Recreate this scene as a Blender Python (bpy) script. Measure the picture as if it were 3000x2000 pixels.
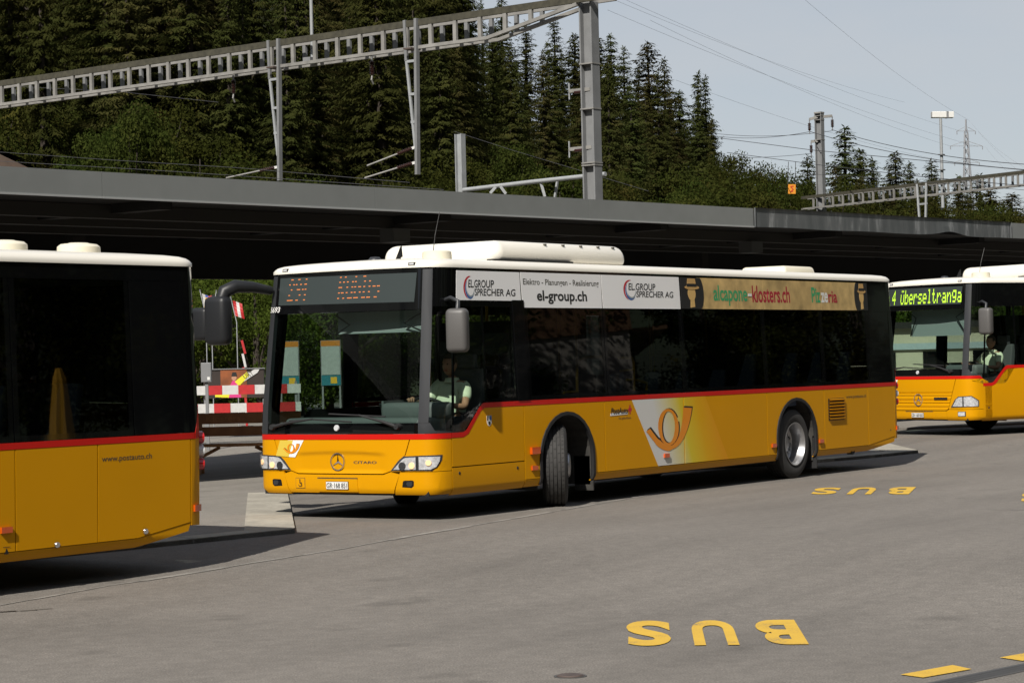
import bpy, bmesh, math, random, bisect
import numpy as np
from mathutils import Vector, Matrix

for o in list(bpy.data.objects): bpy.data.objects.remove(o)
SC = bpy.context.scene
COL = SC.collection
R_ = math.radians

# ---------------------------------------------------------------- camera
FPX = 6859.48                                    # focal length in pixels of a 3000 px wide frame
CAMP = np.array([20.396, 16.1273, 1.7302])
YAW, PITCH, ROLL = -2.5476, 0.0077, -0.0237
def cam_axes():
    f = np.array([math.cos(YAW)*math.cos(PITCH), math.sin(YAW)*math.cos(PITCH), math.sin(PITCH)])
    r = np.array([math.sin(YAW), -math.cos(YAW), 0.0]); u = np.cross(r, f)
    c, s = math.cos(ROLL), math.sin(ROLL)
    return f, c*r+s*u, -s*r+c*u
CF, CR, CU = cam_axes()
cd = bpy.data.cameras.new("camera"); cam = bpy.data.objects.new("camera", cd); COL.objects.link(cam)
cd.sensor_fit = 'HORIZONTAL'; cd.sensor_width = 36.0; cd.lens = FPX/3000*36.0
cd.clip_start = 0.1; cd.clip_end = 6000
m = Matrix.Identity(4)
for i in range(3):
    m[i][0] = CR[i]; m[i][1] = CU[i]; m[i][2] = -CF[i]; m[i][3] = CAMP[i]
cam.matrix_world = m
SC.camera = cam

# ---------------------------------------------------------------- sky, sun, exposure
SUN_EL, SUN_AZ = R_(43.0), R_(14.0)
w = bpy.data.worlds.new("World"); SC.world = w; w.use_nodes = True
nt = w.node_tree; nt.nodes.clear()
out = nt.nodes.new('ShaderNodeOutputWorld'); mixs = nt.nodes.new('ShaderNodeMixShader')
b1 = nt.nodes.new('ShaderNodeBackground'); b2 = nt.nodes.new('ShaderNodeBackground')
sky = nt.nodes.new('ShaderNodeTexSky'); sky.sky_type = 'NISHITA'; sky.sun_disc = False
sky.sun_elevation = SUN_EL; sky.sun_rotation = math.pi/2-SUN_AZ
sky.altitude = 1200; sky.dust_density = 1.6
b1.inputs['Strength'].default_value = 0.07
tc = nt.nodes.new('ShaderNodeTexCoord'); mp = nt.nodes.new('ShaderNodeMapping'); mp.inputs['Scale'].default_value = (1.0, 1.0, 3.2)
nz = nt.nodes.new('ShaderNodeTexNoise'); nz.inputs['Scale'].default_value = 2.6; nz.inputs['Detail'].default_value = 6; nz.inputs['Roughness'].default_value = .55
rp = nt.nodes.new('ShaderNodeValToRGB'); rp.color_ramp.elements[0].position = .34; rp.color_ramp.elements[0].color = (.56,.56,.56,1)
rp.color_ramp.elements[1].position = .68; rp.color_ramp.elements[1].color = (.93,.93,.93,1)
b2.inputs['Color'].default_value = (.50, .515, .535, 1); b2.inputs['Strength'].default_value = .96
L = nt.links.new
L(tc.outputs['Generated'], mp.inputs['Vector']); L(mp.outputs['Vector'], nz.inputs['Vector']); L(nz.outputs['Fac'], rp.inputs['Fac'])
L(sky.outputs['Color'], b1.inputs['Color'])
sp_ = nt.nodes.new('ShaderNodeSeparateXYZ'); mr_ = nt.nodes.new('ShaderNodeMapRange'); mu_ = nt.nodes.new('ShaderNodeMath'); mu_.operation = 'MULTIPLY'
mr_.inputs['From Min'].default_value = .12; mr_.inputs['From Max'].default_value = .75; mr_.inputs['To Min'].default_value = 1.0; mr_.inputs['To Max'].default_value = .5   # thin veil: thicker path near the horizon
L(tc.outputs['Generated'], sp_.inputs[0]); L(sp_.outputs['Z'], mr_.inputs['Value']); L(mr_.outputs[0], mu_.inputs[0]); L(rp.outputs['Color'], mu_.inputs[1]); L(mu_.outputs[0], mixs.inputs['Fac'])
L(b1.outputs[0], mixs.inputs[1]); L(b2.outputs[0], mixs.inputs[2]); L(mixs.outputs[0], out.inputs['Surface'])
sl = bpy.data.lights.new("sun", 'SUN'); sl.energy = 5.0; sl.angle = R_(.53); sl.color = (1.0, .945, .86)
so = bpy.data.objects.new("sun", sl); COL.objects.link(so)
sd = Vector((math.cos(SUN_EL)*math.cos(SUN_AZ), math.cos(SUN_EL)*math.sin(SUN_AZ), math.sin(SUN_EL)))
so.rotation_euler = sd.to_track_quat('Z', 'Y').to_euler(); so.location = (10, 0, 40)
SC.view_settings.view_transform = 'Standard'; SC.view_settings.look = 'None'
SC.view_settings.exposure = 0.25; SC.view_settings.gamma = 1.0
SC.cycles.use_denoising = True
SC.cycles.max_bounces = 8; SC.cycles.transparent_max_bounces = 24; SC.cycles.glossy_bounces = 4; SC.cycles.diffuse_bounces = 3
SC.cycles.caustics_reflective = False; SC.cycles.caustics_refractive = False

# ---------------------------------------------------------------- measuring helpers (pixels of the 3000 x 2000 photograph)
def pix(u, v, d):
    return CAMP + d*(CF + (u-1500)/FPX*CR - (v-1000)/FPX*CU)
def rayz(u, v, hf):
    d = CF + (u-1500)/FPX*CR - (v-1000)/FPX*CU; z = 0.0
    for _ in range(30):
        t = (z-CAMP[2])/d[2]; q = CAMP+t*d; z = .5*z+.5*hf(q[0], q[1])
    return (float(q[0]), float(q[1]))
def ss(a, b, x):
    t = min(1, max(0, (x-a)/(b-a))); return t*t*(3-2*t)
def road_h(x, y):
    k = ss(.5, 6, x)
    return k*(-.089-.023*(min(4., max(-4., y))-.4)) + .16*ss(-12.2, -18.5, x)

# ---------------------------------------------------------------- materials
MATS = {}
def nodes_mat(name):
    mt = bpy.data.materials.new(name); mt.use_nodes = True; n = mt.node_tree.nodes; n.clear()
    o = n.new('ShaderNodeOutputMaterial'); MATS[name] = mt
    return mt, mt.node_tree, o
def mat(name, col, rough=.5, metal=0., coat=0., var=0., scale=8., bump=0., bscale=40., emit=None, es=1., spec=.5, var2=0., scale2=.6):
    mt, t, o = nodes_mat(name); n = t.nodes; lk = t.links.new
    p = n.new('ShaderNodeBsdfPrincipled'); lk(p.outputs[0], o.inputs['Surface'])
    p.inputs['Roughness'].default_value = rough; p.inputs['Metallic'].default_value = metal
    p.inputs['Coat Weight'].default_value = coat; p.inputs['Coat Roughness'].default_value = .04
    p.inputs['Specular IOR Level'].default_value = spec
    p.inputs['Base Color'].default_value = (*col, 1)
    if var or bump or var2:
        c = n.new('ShaderNodeTexCoord')
        if var or var2:
            last = None
            for vv, sc, dt in ((var, scale, 5), (var2, scale2, 3)):
                if not vv: continue
                z = n.new('ShaderNodeTexNoise'); z.inputs['Scale'].default_value = sc; z.inputs['Detail'].default_value = dt
                lk(c.outputs['Object'], z.inputs['Vector'])
                mr = n.new('ShaderNodeMapRange'); mr.inputs['From Min'].default_value = .25; mr.inputs['From Max'].default_value = .75
                mr.inputs['To Min'].default_value = 1-vv; mr.inputs['To Max'].default_value = 1+vv
                lk(z.outputs['Fac'], mr.inputs['Value'])
                if last is None: last = mr.outputs[0]
                else:
                    mm = n.new('ShaderNodeMath'); mm.operation = 'MULTIPLY'; lk(last, mm.inputs[0]); lk(mr.outputs[0], mm.inputs[1]); last = mm.outputs[0]
            mx = n.new('ShaderNodeVectorMath'); mx.operation = 'SCALE'; mx.inputs[0].default_value = col
            lk(last, mx.inputs['Scale']); lk(mx.outputs[0], p.inputs['Base Color'])
        if bump:
            z = n.new('ShaderNodeTexNoise'); z.inputs['Scale'].default_value = bscale; z.inputs['Detail'].default_value = 4
            lk(c.outputs['Object'], z.inputs['Vector'])
            b = n.new('ShaderNodeBump'); b.inputs['Strength'].default_value = bump; b.inputs['Distance'].default_value = .02
            lk(z.outputs['Fac'], b.inputs['Height']); lk(b.outputs[0], p.inputs['Normal'])
    if emit:
        p.inputs['Emission Color'].default_value = (*emit, 1); p.inputs['Emission Strength'].default_value = es
    return mt
def glass_mat(name, tint, refl=(1, 1, 1), rough=.012, wav=0.):
    mt, t, o = nodes_mat(name); n = t.nodes; lk = t.links.new
    tr = n.new('ShaderNodeBsdfTransparent'); tr.inputs['Color'].default_value = (*tint, 1)
    g = n.new('ShaderNodeBsdfGlossy'); g.inputs['Roughness'].default_value = rough; g.inputs['Color'].default_value = (*refl, 1)
    fr = n.new('ShaderNodeFresnel'); ge = n.new('ShaderNodeNewGeometry'); mi = n.new('ShaderNodeMapRange'); mi.inputs['To Min'].default_value = 1.5; mi.inputs['To Max'].default_value = 1/1.5
    lk(ge.outputs['Backfacing'], mi.inputs['Value']); lk(mi.outputs[0], fr.inputs['IOR'])   # a thin pane: same reflectance from both sides
    mx = n.new('ShaderNodeMixShader'); lk(fr.outputs[0], mx.inputs[0]); lk(tr.outputs[0], mx.inputs[1]); lk(g.outputs[0], mx.inputs[2])
    if wav:
        c = n.new('ShaderNodeTexCoord'); z = n.new('ShaderNodeTexNoise'); z.inputs['Scale'].default_value = 1.6; z.inputs['Detail'].default_value = 1
        lk(c.outputs['Object'], z.inputs['Vector']); b = n.new('ShaderNodeBump'); b.inputs['Strength'].default_value = wav; b.inputs['Distance'].default_value = .05
        lk(z.outputs['Fac'], b.inputs['Height']); lk(b.outputs[0], g.inputs['Normal']); lk(b.outputs[0], fr.inputs['Normal'])
    lk(mx.outputs[0], o.inputs['Surface']); return mt
def leaf_mat(name, c1, c2, c3, scale=.5):
    mt, t, o = nodes_mat(name); n = t.nodes; lk = t.links.new
    c = n.new('ShaderNodeTexCoord'); oi = n.new('ShaderNodeObjectInfo')
    z = n.new('ShaderNodeTexNoise'); z.inputs['Scale'].default_value = scale; z.inputs['Detail'].default_value = 3
    lk(c.outputs['Object'], z.inputs['Vector'])
    r = n.new('ShaderNodeValToRGB'); e = r.color_ramp.elements
    e[0].position = .3; e[0].color = (*c1, 1); e[1].position = .72; e[1].color = (*c3, 1)
    k = e.new(.5); k.color = (*c2, 1); lk(z.outputs['Fac'], r.inputs['Fac'])
    hs = n.new('ShaderNodeHueSaturation'); lk(r.outputs[0], hs.inputs['Color'])
    mr = n.new('ShaderNodeMapRange'); mr.inputs['To Min'].default_value = .78; mr.inputs['To Max'].default_value = 1.22
    lk(oi.outputs['Random'], mr.inputs['Value']); lk(mr.outputs[0], hs.inputs['Value'])
    mh = n.new('ShaderNodeMapRange'); mh.inputs['To Min'].default_value = .475; mh.inputs['To Max'].default_value = .515
    lk(oi.outputs['Random'], mh.inputs['Value']); lk(mh.outputs[0], hs.inputs['Hue'])
    d = n.new('ShaderNodeBsdfDiffuse'); tl = n.new('ShaderNodeBsdfTranslucent'); mx = n.new('ShaderNodeMixShader'); mx.inputs[0].default_value = .38
    lk(hs.outputs[0], d.inputs['Color']); lk(hs.outputs[0], tl.inputs['Color'])
    lk(d.outputs[0], mx.inputs[1]); lk(tl.outputs[0], mx.inputs[2]); lk(mx.outputs[0], o.inputs['Surface'])
    return mt

YEL = (.58, .264, .001)
mat('paint_yellow', YEL, .40, coat=.06, spec=.12, var2=.035, scale2=.9)
mat('paint_red', (.50, .010, .006), .4, coat=.1, spec=.2)
mat('paint_white', (.74, .71, .635), .35, coat=.2, var2=.03)
mat('paint_white2', (.66, .62, .50), .45)
mat('black_gloss', (.003, .0032, .0036), .03, spec=.5)
mat('black_panel', (.004, .0043, .0048), .035, spec=.5)
mat('dark_grey', (.030, .032, .036), .4, spec=.4)
mat('rubber', (.012, .012, .013), .65)
mat('underbody', (.006, .006, .006), .8)
mat('tyre', (.028, .027, .026), .8, var=.25, scale=14)
mat('tyre_groove', (.006, .006, .006), .9)
mat('wheel_metal', (.42, .42, .43), .38, metal=.85, var=.2, scale=9)
mat('wheel_dark', (.05, .048, .045), .6, metal=.3, var=.3, scale=12)
mat('arch_liner', (.035, .033, .03), .8, var=.4, scale=9)
mat('chrome', (.75, .75, .76), .12, metal=1.)
mat('plate_white', (.68, .68, .66), .45)
mat('ink_black', (.012, .012, .012), .5)
mat('ink_grey', (.05, .045, .03), .5)
mat('ink_red', (.46, .02, .03), .5)
mat('ink_blue', (.05, .12, .33), .5)
mat('ink_lgrey', (.25, .29, .31), .5)
mat('ad_white', (.78, .78, .78), .45, var2=.03)
mat('ad_beige', (.47, .33, .135), .5, var=.35, scale=5, var2=.2, scale2=1.4)
mat('ad_green', (.03, .30, .12), .5)
mat('ad_crimson', (.33, .012, .03), .5)
mat('ad_skin', (.55, .36, .13), .5)
mat('ad_hat', (.46, .28, .10), .5)
mat('horn_orange', (.72, .24, .006), .4, coat=.3)
mat('lamp_amber', (.55, .075, .004), .18, coat=1., spec=.6)
mat('lamp_red', (.42, .008, .008), .15, coat=1.)
mat('lamp_clear', (.55, .56, .58), .15, coat=1.)
mat('reflector', (.62, .63, .65), .3, metal=.25, var=.35, scale=28)
mat('lamp_bulb', (.9, .6, .35), .2, emit=(1, .55, .22), es=.55)
mat('led_panel', (.035, .045, .045), .35)
mat('led_amber', (.6, .2, .05), .4, emit=(1., .24, .08), es=.4)
mat('led_green', (.5, .8, .05), .4, emit=(.50, 1., .04), es=.30)
mat('seat_blue', (.03, .045, .085), .85)
mat('seat_grey', (.09, .095, .10), .7)
mat('rail_yellow', (.55, .32, .01), .35)
mat('rail_steel', (.5, .5, .52), .3, metal=.8)
mat('dash_grey', (.13, .14, .14), .6)
mat('visor_grey', (.34, .37, .37), .8)
mat('interior', (.16, .165, .165), .7)
mat('skin', (.42, .22, .14), .5)
mat('hair', (.05, .035, .022), .7)
mat('shirt', (.74, .80, .60), .8, var=.05, scale=20)
mat('trousers', (.03, .033, .045), .85)
mat('eye', (.03, .025, .02), .2)
glass_mat('glass_front', (.56, .66, .62), wav=.02)
glass_mat('glass_side', (.13, .15, .145), wav=.006)
glass_mat('glass_driver', (.66, .74, .69), wav=.05)
glass_mat('glass_far', (.42, .48, .46), wav=.05)
glass_mat('glass_clear', (.95, .95, .95))
def gradient_mat():
    # printed colour blend on the side panel: white, lemon, then body yellow along the bus
    mt, t, o = nodes_mat('ad_gradient'); n = t.nodes; lk = t.links.new
    c = n.new('ShaderNodeTexCoord'); sp = n.new('ShaderNodeSeparateXYZ'); lk(c.outputs['Object'], sp.inputs[0])
    ma = n.new('ShaderNodeMath'); ma.operation = 'MULTIPLY_ADD'; lk(sp.outputs['Z'], ma.inputs[0]); ma.inputs[1].default_value = -.40; lk(sp.outputs['X'], ma.inputs[2])
    mr = n.new('ShaderNodeMapRange'); mr.inputs['From Min'].default_value = -4.72; mr.inputs['From Max'].default_value = -6.66
    lk(ma.outputs[0], mr.inputs['Value']); r = n.new('ShaderNodeValToRGB'); e = r.color_ramp.elements
    e[0].position = .22; e[0].color = (.60, .60, .58, 1); e[1].position = 1; e[1].color = (.63, .27, .004, 1)
    for p_, cc in ((.40, (.60, .54, .28)), (.56, (.60, .47, .03)), (.78, (.63, .34, .006))):
        k = e.new(p_); k.color = (*cc, 1)
    lk(mr.outputs[0], r.inputs['Fac']); p = n.new('ShaderNodeBsdfPrincipled'); p.inputs['Roughness'].default_value = .42; p.inputs['Coat Weight'].default_value = .1; p.inputs['Specular IOR Level'].default_value = .2
    lk(r.outputs[0], p.inputs['Base Color']); lk(p.outputs[0], o.inputs['Surface'])
gradient_mat()

# ---------------------------------------------------------------- object helpers
def tag(o, label=None, cat=None, group=None, kind=None):
    if label: o['label'] = label
    if cat: o['category'] = cat
    if group: o['group'] = group
    if kind: o['kind'] = kind
    return o
def empty(name, loc=(0, 0, 0), rot=(0, 0, 0), parent=None):
    o = bpy.data.objects.new(name, None); COL.objects.link(o); o.location = loc; o.rotation_euler = rot
    o.empty_display_size = .2
    if parent: o.parent = parent
    return o
def link_mesh(name, me, mt, parent=None, smooth=None):
    if mt: me.materials.append(MATS[mt])
    if smooth is not None:
        me.polygons.foreach_set('use_smooth', [True]*len(me.polygons))
        me.set_sharp_from_angle(angle=R_(smooth))
    o = bpy.data.objects.new(name, me); COL.objects.link(o)
    if parent: o.parent = parent
    return o
class MB:
    def __init__(s): s.v = []; s.f = []
    def quad(s, *p):
        i = len(s.v); s.v += [tuple(map(float, q)) for q in p]; s.f.append(tuple(range(i, i+len(p)))); return s
    def box(s, c, d, rot=None):
        x, y, z = d[0]/2, d[1]/2, d[2]/2; i = len(s.v)
        for p in ((-x,-y,-z),(x,-y,-z),(x,y,-z),(-x,y,-z),(-x,-y,z),(x,-y,z),(x,y,z),(-x,y,z)):
            q = Vector(p)
            if rot is not None: q = rot @ q
            s.v.append((q.x+c[0], q.y+c[1], q.z+c[2]))
        for f in ((0,3,2,1),(4,5,6,7),(0,1,5,4),(1,2,6,5),(2,3,7,6),(3,0,4,7)): s.f.append(tuple(i+k for k in f))
        return s
    def bar(s, a, b, w, h=None, up=(0, 0, 1)):
        # rectangular bar between two points: w across, h along "up"
        h = h or w; a = Vector(a); b = Vector(b); d = b-a
        if d.length < 1e-6: return s
        x = d.normalized(); u = Vector(up)
        if abs(x.dot(u)) > .98: u = Vector((1, 0, 0)) if abs(x.x) < .9 else Vector((0, 1, 0))
        y = u.cross(x).normalized(); z = x.cross(y)
        return s.box((a+b)/2, (d.length, w, h), Matrix((x, y, z)).transposed())
    def tube(s, pts, r, n=8, cap=True):
        pts = [Vector(p) for p in pts]; m_ = len(pts); rr = r if isinstance(r, (list, tuple)) else [r]*m_; i0 = len(s.v)
        px = None
        for k, p in enumerate(pts):
            t = (pts[min(k+1, m_-1)]-pts[max(k-1, 0)]).normalized()
            u = px if px is not None else (Vector((0, 0, 1)) if abs(t.z) < .9 else Vector((1, 0, 0)))
            x = (u-t*u.dot(t)).normalized(); px = x; y = t.cross(x)
            for j in range(n):
                a = 2*math.pi*j/n; q = p+(x*math.cos(a)+y*math.sin(a))*rr[k]; s.v.append(tuple(q))
        for k in range(m_-1):
            for j in range(n):
                a = i0+k*n+j; b = i0+k*n+(j+1) % n; s.f.append((a, b, b+n, a+n))
        if cap:
            s.f.append(tuple(i0+j for j in reversed(range(n)))); s.f.append(tuple(i0+(m_-1)*n+j for j in range(n)))
        return s
    def lathe(s, prof, c=(0, 0, 0), axis='z', n=24, flip=False):
        i0 = len(s.v); m_ = len(prof)
        for k in range(n):
            a = 2*math.pi*k/n; ca, sa = math.cos(a), math.sin(a)
            for r, h in prof:
                p = (r*ca, r*sa, h) if axis == 'z' else ((r*ca, h, r*sa) if axis == 'y' else (h, r*ca, r*sa))
                s.v.append((p[0]+c[0], p[1]+c[1], p[2]+c[2]))
        for k in range(n):
            for j in range(m_-1):
                a = i0+k*m_+j; b = i0+((k+1) % n)*m_+j; q = (a, b, b+1, a+1)
                s.f.append(q if (axis != 'y') != flip else q[::-1])
        return s
    def build(s, name, mt, parent=None, smooth=None, bevel=0.):
        me = bpy.data.meshes.new(name); me.from_pydata(s.v, [], s.f); me.update()
        if bevel:
            b = bmesh.new(); b.from_mesh(me); bmesh.ops.remove_doubles(b, verts=b.verts, dist=1e-5)
            bmesh.ops.bevel(b, geom=list(b.edges), offset=bevel, segments=2, affect='EDGES', profile=.6, clamp_overlap=True)
            b.to_mesh(me); b.free()
        return link_mesh(name, me, mt, parent, smooth)
def rbox(name, x0, x1, y0, y1, z0, z1, r, mt, parent=None, seg=3, taper=None):
    b = bmesh.new(); bmesh.ops.create_cube(b, size=1)
    for v in b.verts:
        tp = 1.0
        if taper and v.co.z > 0: tp = taper
        v.co = Vector(((x0+x1)/2+v.co.x*(x1-x0)*tp, (y0+y1)/2+v.co.y*(y1-y0)*tp, (z0+z1)/2+v.co.z*(z1-z0)))
    bmesh.ops.bevel(b, geom=list(b.edges), offset=r, segments=seg, affect='EDGES', profile=.5, clamp_overlap=True)
    me = bpy.data.meshes.new(name); b.to_mesh(me); b.free()
    return link_mesh(name, me, mt, parent, 40)
def flatpoly(name, poly, fn, mt, parent=None, cuts=(), depth=0., holes=None, smooth=35):
    """polygon in 2D (a,b) cut along the given lines and carried into space by fn(a,b,off)."""
    b = bmesh.new()
    polys = poly if isinstance(poly[0][0], (tuple, list)) else [poly]
    for pl in polys:
        ar = sum(p[0]*q[1]-q[0]*p[1] for p, q in zip(pl, pl[1:]+pl[:1]))
        if ar < 0: pl = pl[::-1]
        b.faces.new([b.verts.new((p[0], p[1], 0)) for p in pl])
    if len(polys) > 1: bmesh.ops.remove_doubles(b, verts=b.verts[:], dist=1e-6)
    b.normal_update(); bmesh.ops.triangulate(b, faces=b.faces[:])
    for ax, val in cuts:
        co = (val, 0, 0) if ax == 0 else (0, val, 0); no = (1, 0, 0) if ax == 0 else (0, 1, 0)
        bmesh.ops.bisect_plane(b, geom=b.verts[:]+b.edges[:]+b.faces[:], dist=1e-6, plane_co=co, plane_no=no)
    for f in b.faces:
        if f.normal.z < 0: f.normal_flip()
    uv = {v: (v.co.x, v.co.y) for v in b.verts}
    if depth:
        be = [e for e in b.edges if len(e.link_faces) == 1]; low = {}
        for e in be:
            for v in e.verts:
                if v not in low:
                    q = fn(*uv[v], -depth); low[v] = b.verts.new(q)
        for e in be:
            f = e.link_faces[0]; a = c = None
            for lp in f.loops:
                if lp.edge == e: a, c = lp.vert, lp.link_loop_next.vert
            b.faces.new((c, a, low[a], low[c]))
    for v, (s_, z_) in uv.items(): v.co = Vector(fn(s_, z_, 0.))
    me = bpy.data.meshes.new(name); b.normal_update(); b.to_mesh(me); b.free()
    return link_mesh(name, me, mt, parent, smooth)
_txt = {}
def text_mesh(string, bold=0., spacing=1.0, shear=0.):
    cu = bpy.data.curves.new('txt', 'FONT'); cu.body = string; cu.offset = bold; cu.space_character = spacing; cu.shear = shear; cu.resolution_u = 6
    cu.fill_mode = 'FRONT'
    ob = bpy.data.objects.new('txt', cu); COL.objects.link(ob)
    dg = bpy.context.evaluated_depsgraph_get()
    me = bpy.data.meshes.new_from_object(ob.evaluated_get(dg), depsgraph=dg)
    bpy.data.objects.remove(ob); bpy.data.curves.remove(cu)
    me.materials.clear()
    return me
def text_fit(name, string, fn, a0, a1, b0, b1, mt, parent, bold=0., spacing=1., shear=0., keep=False):
    """text whose bounding box fills [a0,a1] x [b0,b1] of the 2D domain of fn."""
    me = text_mesh(string, bold, spacing, shear)
    n = len(me.vertices); co = np.zeros(n*3); me.vertices.foreach_get('co', co); co = co.reshape(-1, 3)
    mn, mx = co.min(0), co.max(0)
    a = a0+(co[:, 0]-mn[0])/(mx[0]-mn[0])*(a1-a0); bb = b0+(co[:, 1]-mn[1])/(mx[1]-mn[1])*(b1-b0)
    q = np.array([fn(float(x), float(y), 0.) for x, y in zip(a, bb)]); me.vertices.foreach_set('co', q.ravel()); me.update()
    me.name = name
    return link_mesh(name, me, mt, parent)

def _bez(p0,p1,p2,p3,n=24):
    r=[]
    for i in range(n+1):
        t=i/n;a=(1-t)**3;b=3*t*(1-t)**2;c=3*t*t*(1-t);d=t**3
        r.append((a*p0[0]+b*p1[0]+c*p2[0]+d*p3[0],a*p0[1]+b*p1[1]+c*p2[1]+d*p3[1]))
    return r
_pts=[(-.05*(y*.05)**2,y*.05) for y in range(20)]
_pts+=_bez((-.045,.95),(-.060,1.17),(-.11,1.275),(-.42,1.275))[0:]
XE=-11.72
_pts+=[(-.42+(XE+.42)*i/40,1.275) for i in range(1,40)]
_pts+=_bez((XE,1.275),(XE-.19,1.275),(-11.96,1.245),(-11.965,1.0))
_pts+=[(-11.965,1.0*(1-i/10)) for i in range(1,11)]
# arclength table
_tab=[0.0]
for a,b in zip(_pts,_pts[1:]): _tab.append(_tab[-1]+math.hypot(b[0]-a[0],b[1]-a[1]))
SMAX=_tab[-1]
def plan(s):
    sg=1 if s>=0 else -1; s=min(abs(s),SMAX-1e-6)
    i=min(max(bisect.bisect_right(_tab,s)-1,0),len(_pts)-2)
    t=(s-_tab[i])/max(1e-9,_tab[i+1]-_tab[i]); a,b=_pts[i],_pts[i+1]
    return a[0]+t*(b[0]-a[0]),sg*(a[1]+t*(b[1]-a[1]))
S_SIDE=_tab[20+24]          # s where x=-.42 on the side
def sx(x): return S_SIDE+(-.42-x)
S_RC=sx(XE)
def skin(s,z,off=0.0):
    X,Y=plan(s); e=.01
    a,b=plan(s-e),plan(s+e); tx,ty=b[0]-a[0],b[1]-a[1]; L=math.hypot(tx,ty) or 1; nx,ny=ty/L,-tx/L
    if z>1.26: Y*=1-.0588*(z-1.26)/1.51
    if z>1.0:
        g=.2*((z-1)/1.77)**1.1; w=min(1,max(0,(X+1.3)/.9)); w=w*w*(3-2*w); X-=g*w
        if X<-11: X+=.02*((z-1)/1.77)*min(1,(-11-X)/.9)
    if z<.36: off-=.045*((.36-z)/.09)**2
    return X+nx*off,Y+ny*off,z

# ================================================================ THE SETTING
def asphalt(name, col, speck=.35, patch=.12):
    mt, t, o = nodes_mat(name); n = t.nodes; lk = t.links.new
    p = n.new('ShaderNodeBsdfPrincipled'); p.inputs['Roughness'].default_value = .82; p.inputs['Specular IOR Level'].default_value = .35
    c = n.new('ShaderNodeTexCoord'); acc = None
    def layer(sc, dt, lo, hi, fmin, fmax, vec=None, rough=.5):
        nonlocal acc
        z = n.new('ShaderNodeTexNoise'); z.inputs['Scale'].default_value = sc; z.inputs['Detail'].default_value = dt; z.inputs['Roughness'].default_value = rough
        lk(vec or c.outputs['Object'], z.inputs['Vector'])
        mr = n.new('ShaderNodeMapRange'); mr.inputs['From Min'].default_value = fmin; mr.inputs['From Max'].default_value = fmax
        mr.inputs['To Min'].default_value = lo; mr.inputs['To Max'].default_value = hi; lk(z.outputs['Fac'], mr.inputs['Value'])
        if acc is None: acc = mr.outputs[0]
        else:
            mm = n.new('ShaderNodeMath'); mm.operation = 'MULTIPLY'; lk(acc, mm.inputs[0]); lk(mr.outputs[0], mm.inputs[1]); acc = mm.outputs[0]
        return z
    st = n.new('ShaderNodeMapping'); st.inputs['Rotation'].default_value = (0, 0, R_(-6)); st.inputs['Scale'].default_value = (.10, 1.0, 1)
    lk(c.outputs['Object'], st.inputs['Vector'])
    layer(70, 3, 1-speck, 1+speck, .3, .7)
    layer(9, 5, 1-patch, 1+patch, .3, .7)
    layer(.35, 4, 1-patch, 1+patch, .3, .7)
    layer(1.5, 4, .92, 1.05, .32, .6, st.outputs[0])
    st2 = n.new('ShaderNodeMapping'); st2.inputs['Rotation'].default_value = (0, 0, R_(24)); st2.inputs['Scale'].default_value = (.05, 1.2, 1)
    lk(c.outputs['Object'], st2.inputs['Vector'])
    layer(1.1, 3, .88, 1.0, .30, .42, st2.outputs[0])
    layer(1.3, 2, 1.0, .80, .66, .74)       # scattered oil spots
    # bright aggregate grains
    vo = n.new('ShaderNodeTexVoronoi'); vo.inputs['Scale'].default_value = 26; lk(c.outputs['Object'], vo.inputs['Vector'])
    gr = n.new('ShaderNodeMapRange'); gr.inputs['From Min'].default_value = .0; gr.inputs['From Max'].default_value = .22; gr.inputs['To Min'].default_value = 1.6; gr.inputs['To Max'].default_value = 1.0
    lk(vo.outputs['Distance'], gr.inputs['Value'])
    mm = n.new('ShaderNodeMath'); mm.operation = 'MULTIPLY'; lk(acc, mm.inputs[0]); lk(gr.outputs[0], mm.inputs[1]); acc = mm.outputs[0]
    mx = n.new('ShaderNodeVectorMath'); mx.operation = 'SCALE'; mx.inputs[0].default_value = col
    lk(acc, mx.inputs['Scale']); lk(mx.outputs[0], p.inputs['Base Color'])
    zb = n.new('ShaderNodeTexNoise'); zb.inputs['Scale'].default_value = 90; lk(c.outputs['Object'], zb.inputs['Vector'])
    b = n.new('ShaderNodeBump'); b.inputs['Strength'].default_value = .5; b.inputs['Distance'].default_value = .012
    lk(zb.outputs['Fac'], b.inputs['Height']); lk(b.outputs[0], p.inputs['Normal']); lk(p.outputs[0], o.inputs['Surface'])
asphalt('asphalt', (.160, .146, .130), .28, .10)
asphalt('pavement', (.205, .19, .168), .22, .08)
mat('concrete', (.32, .298, .25), .85, var=.16, scale=14, bump=.4, bscale=60, var2=.22, scale2=1.6)
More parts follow.
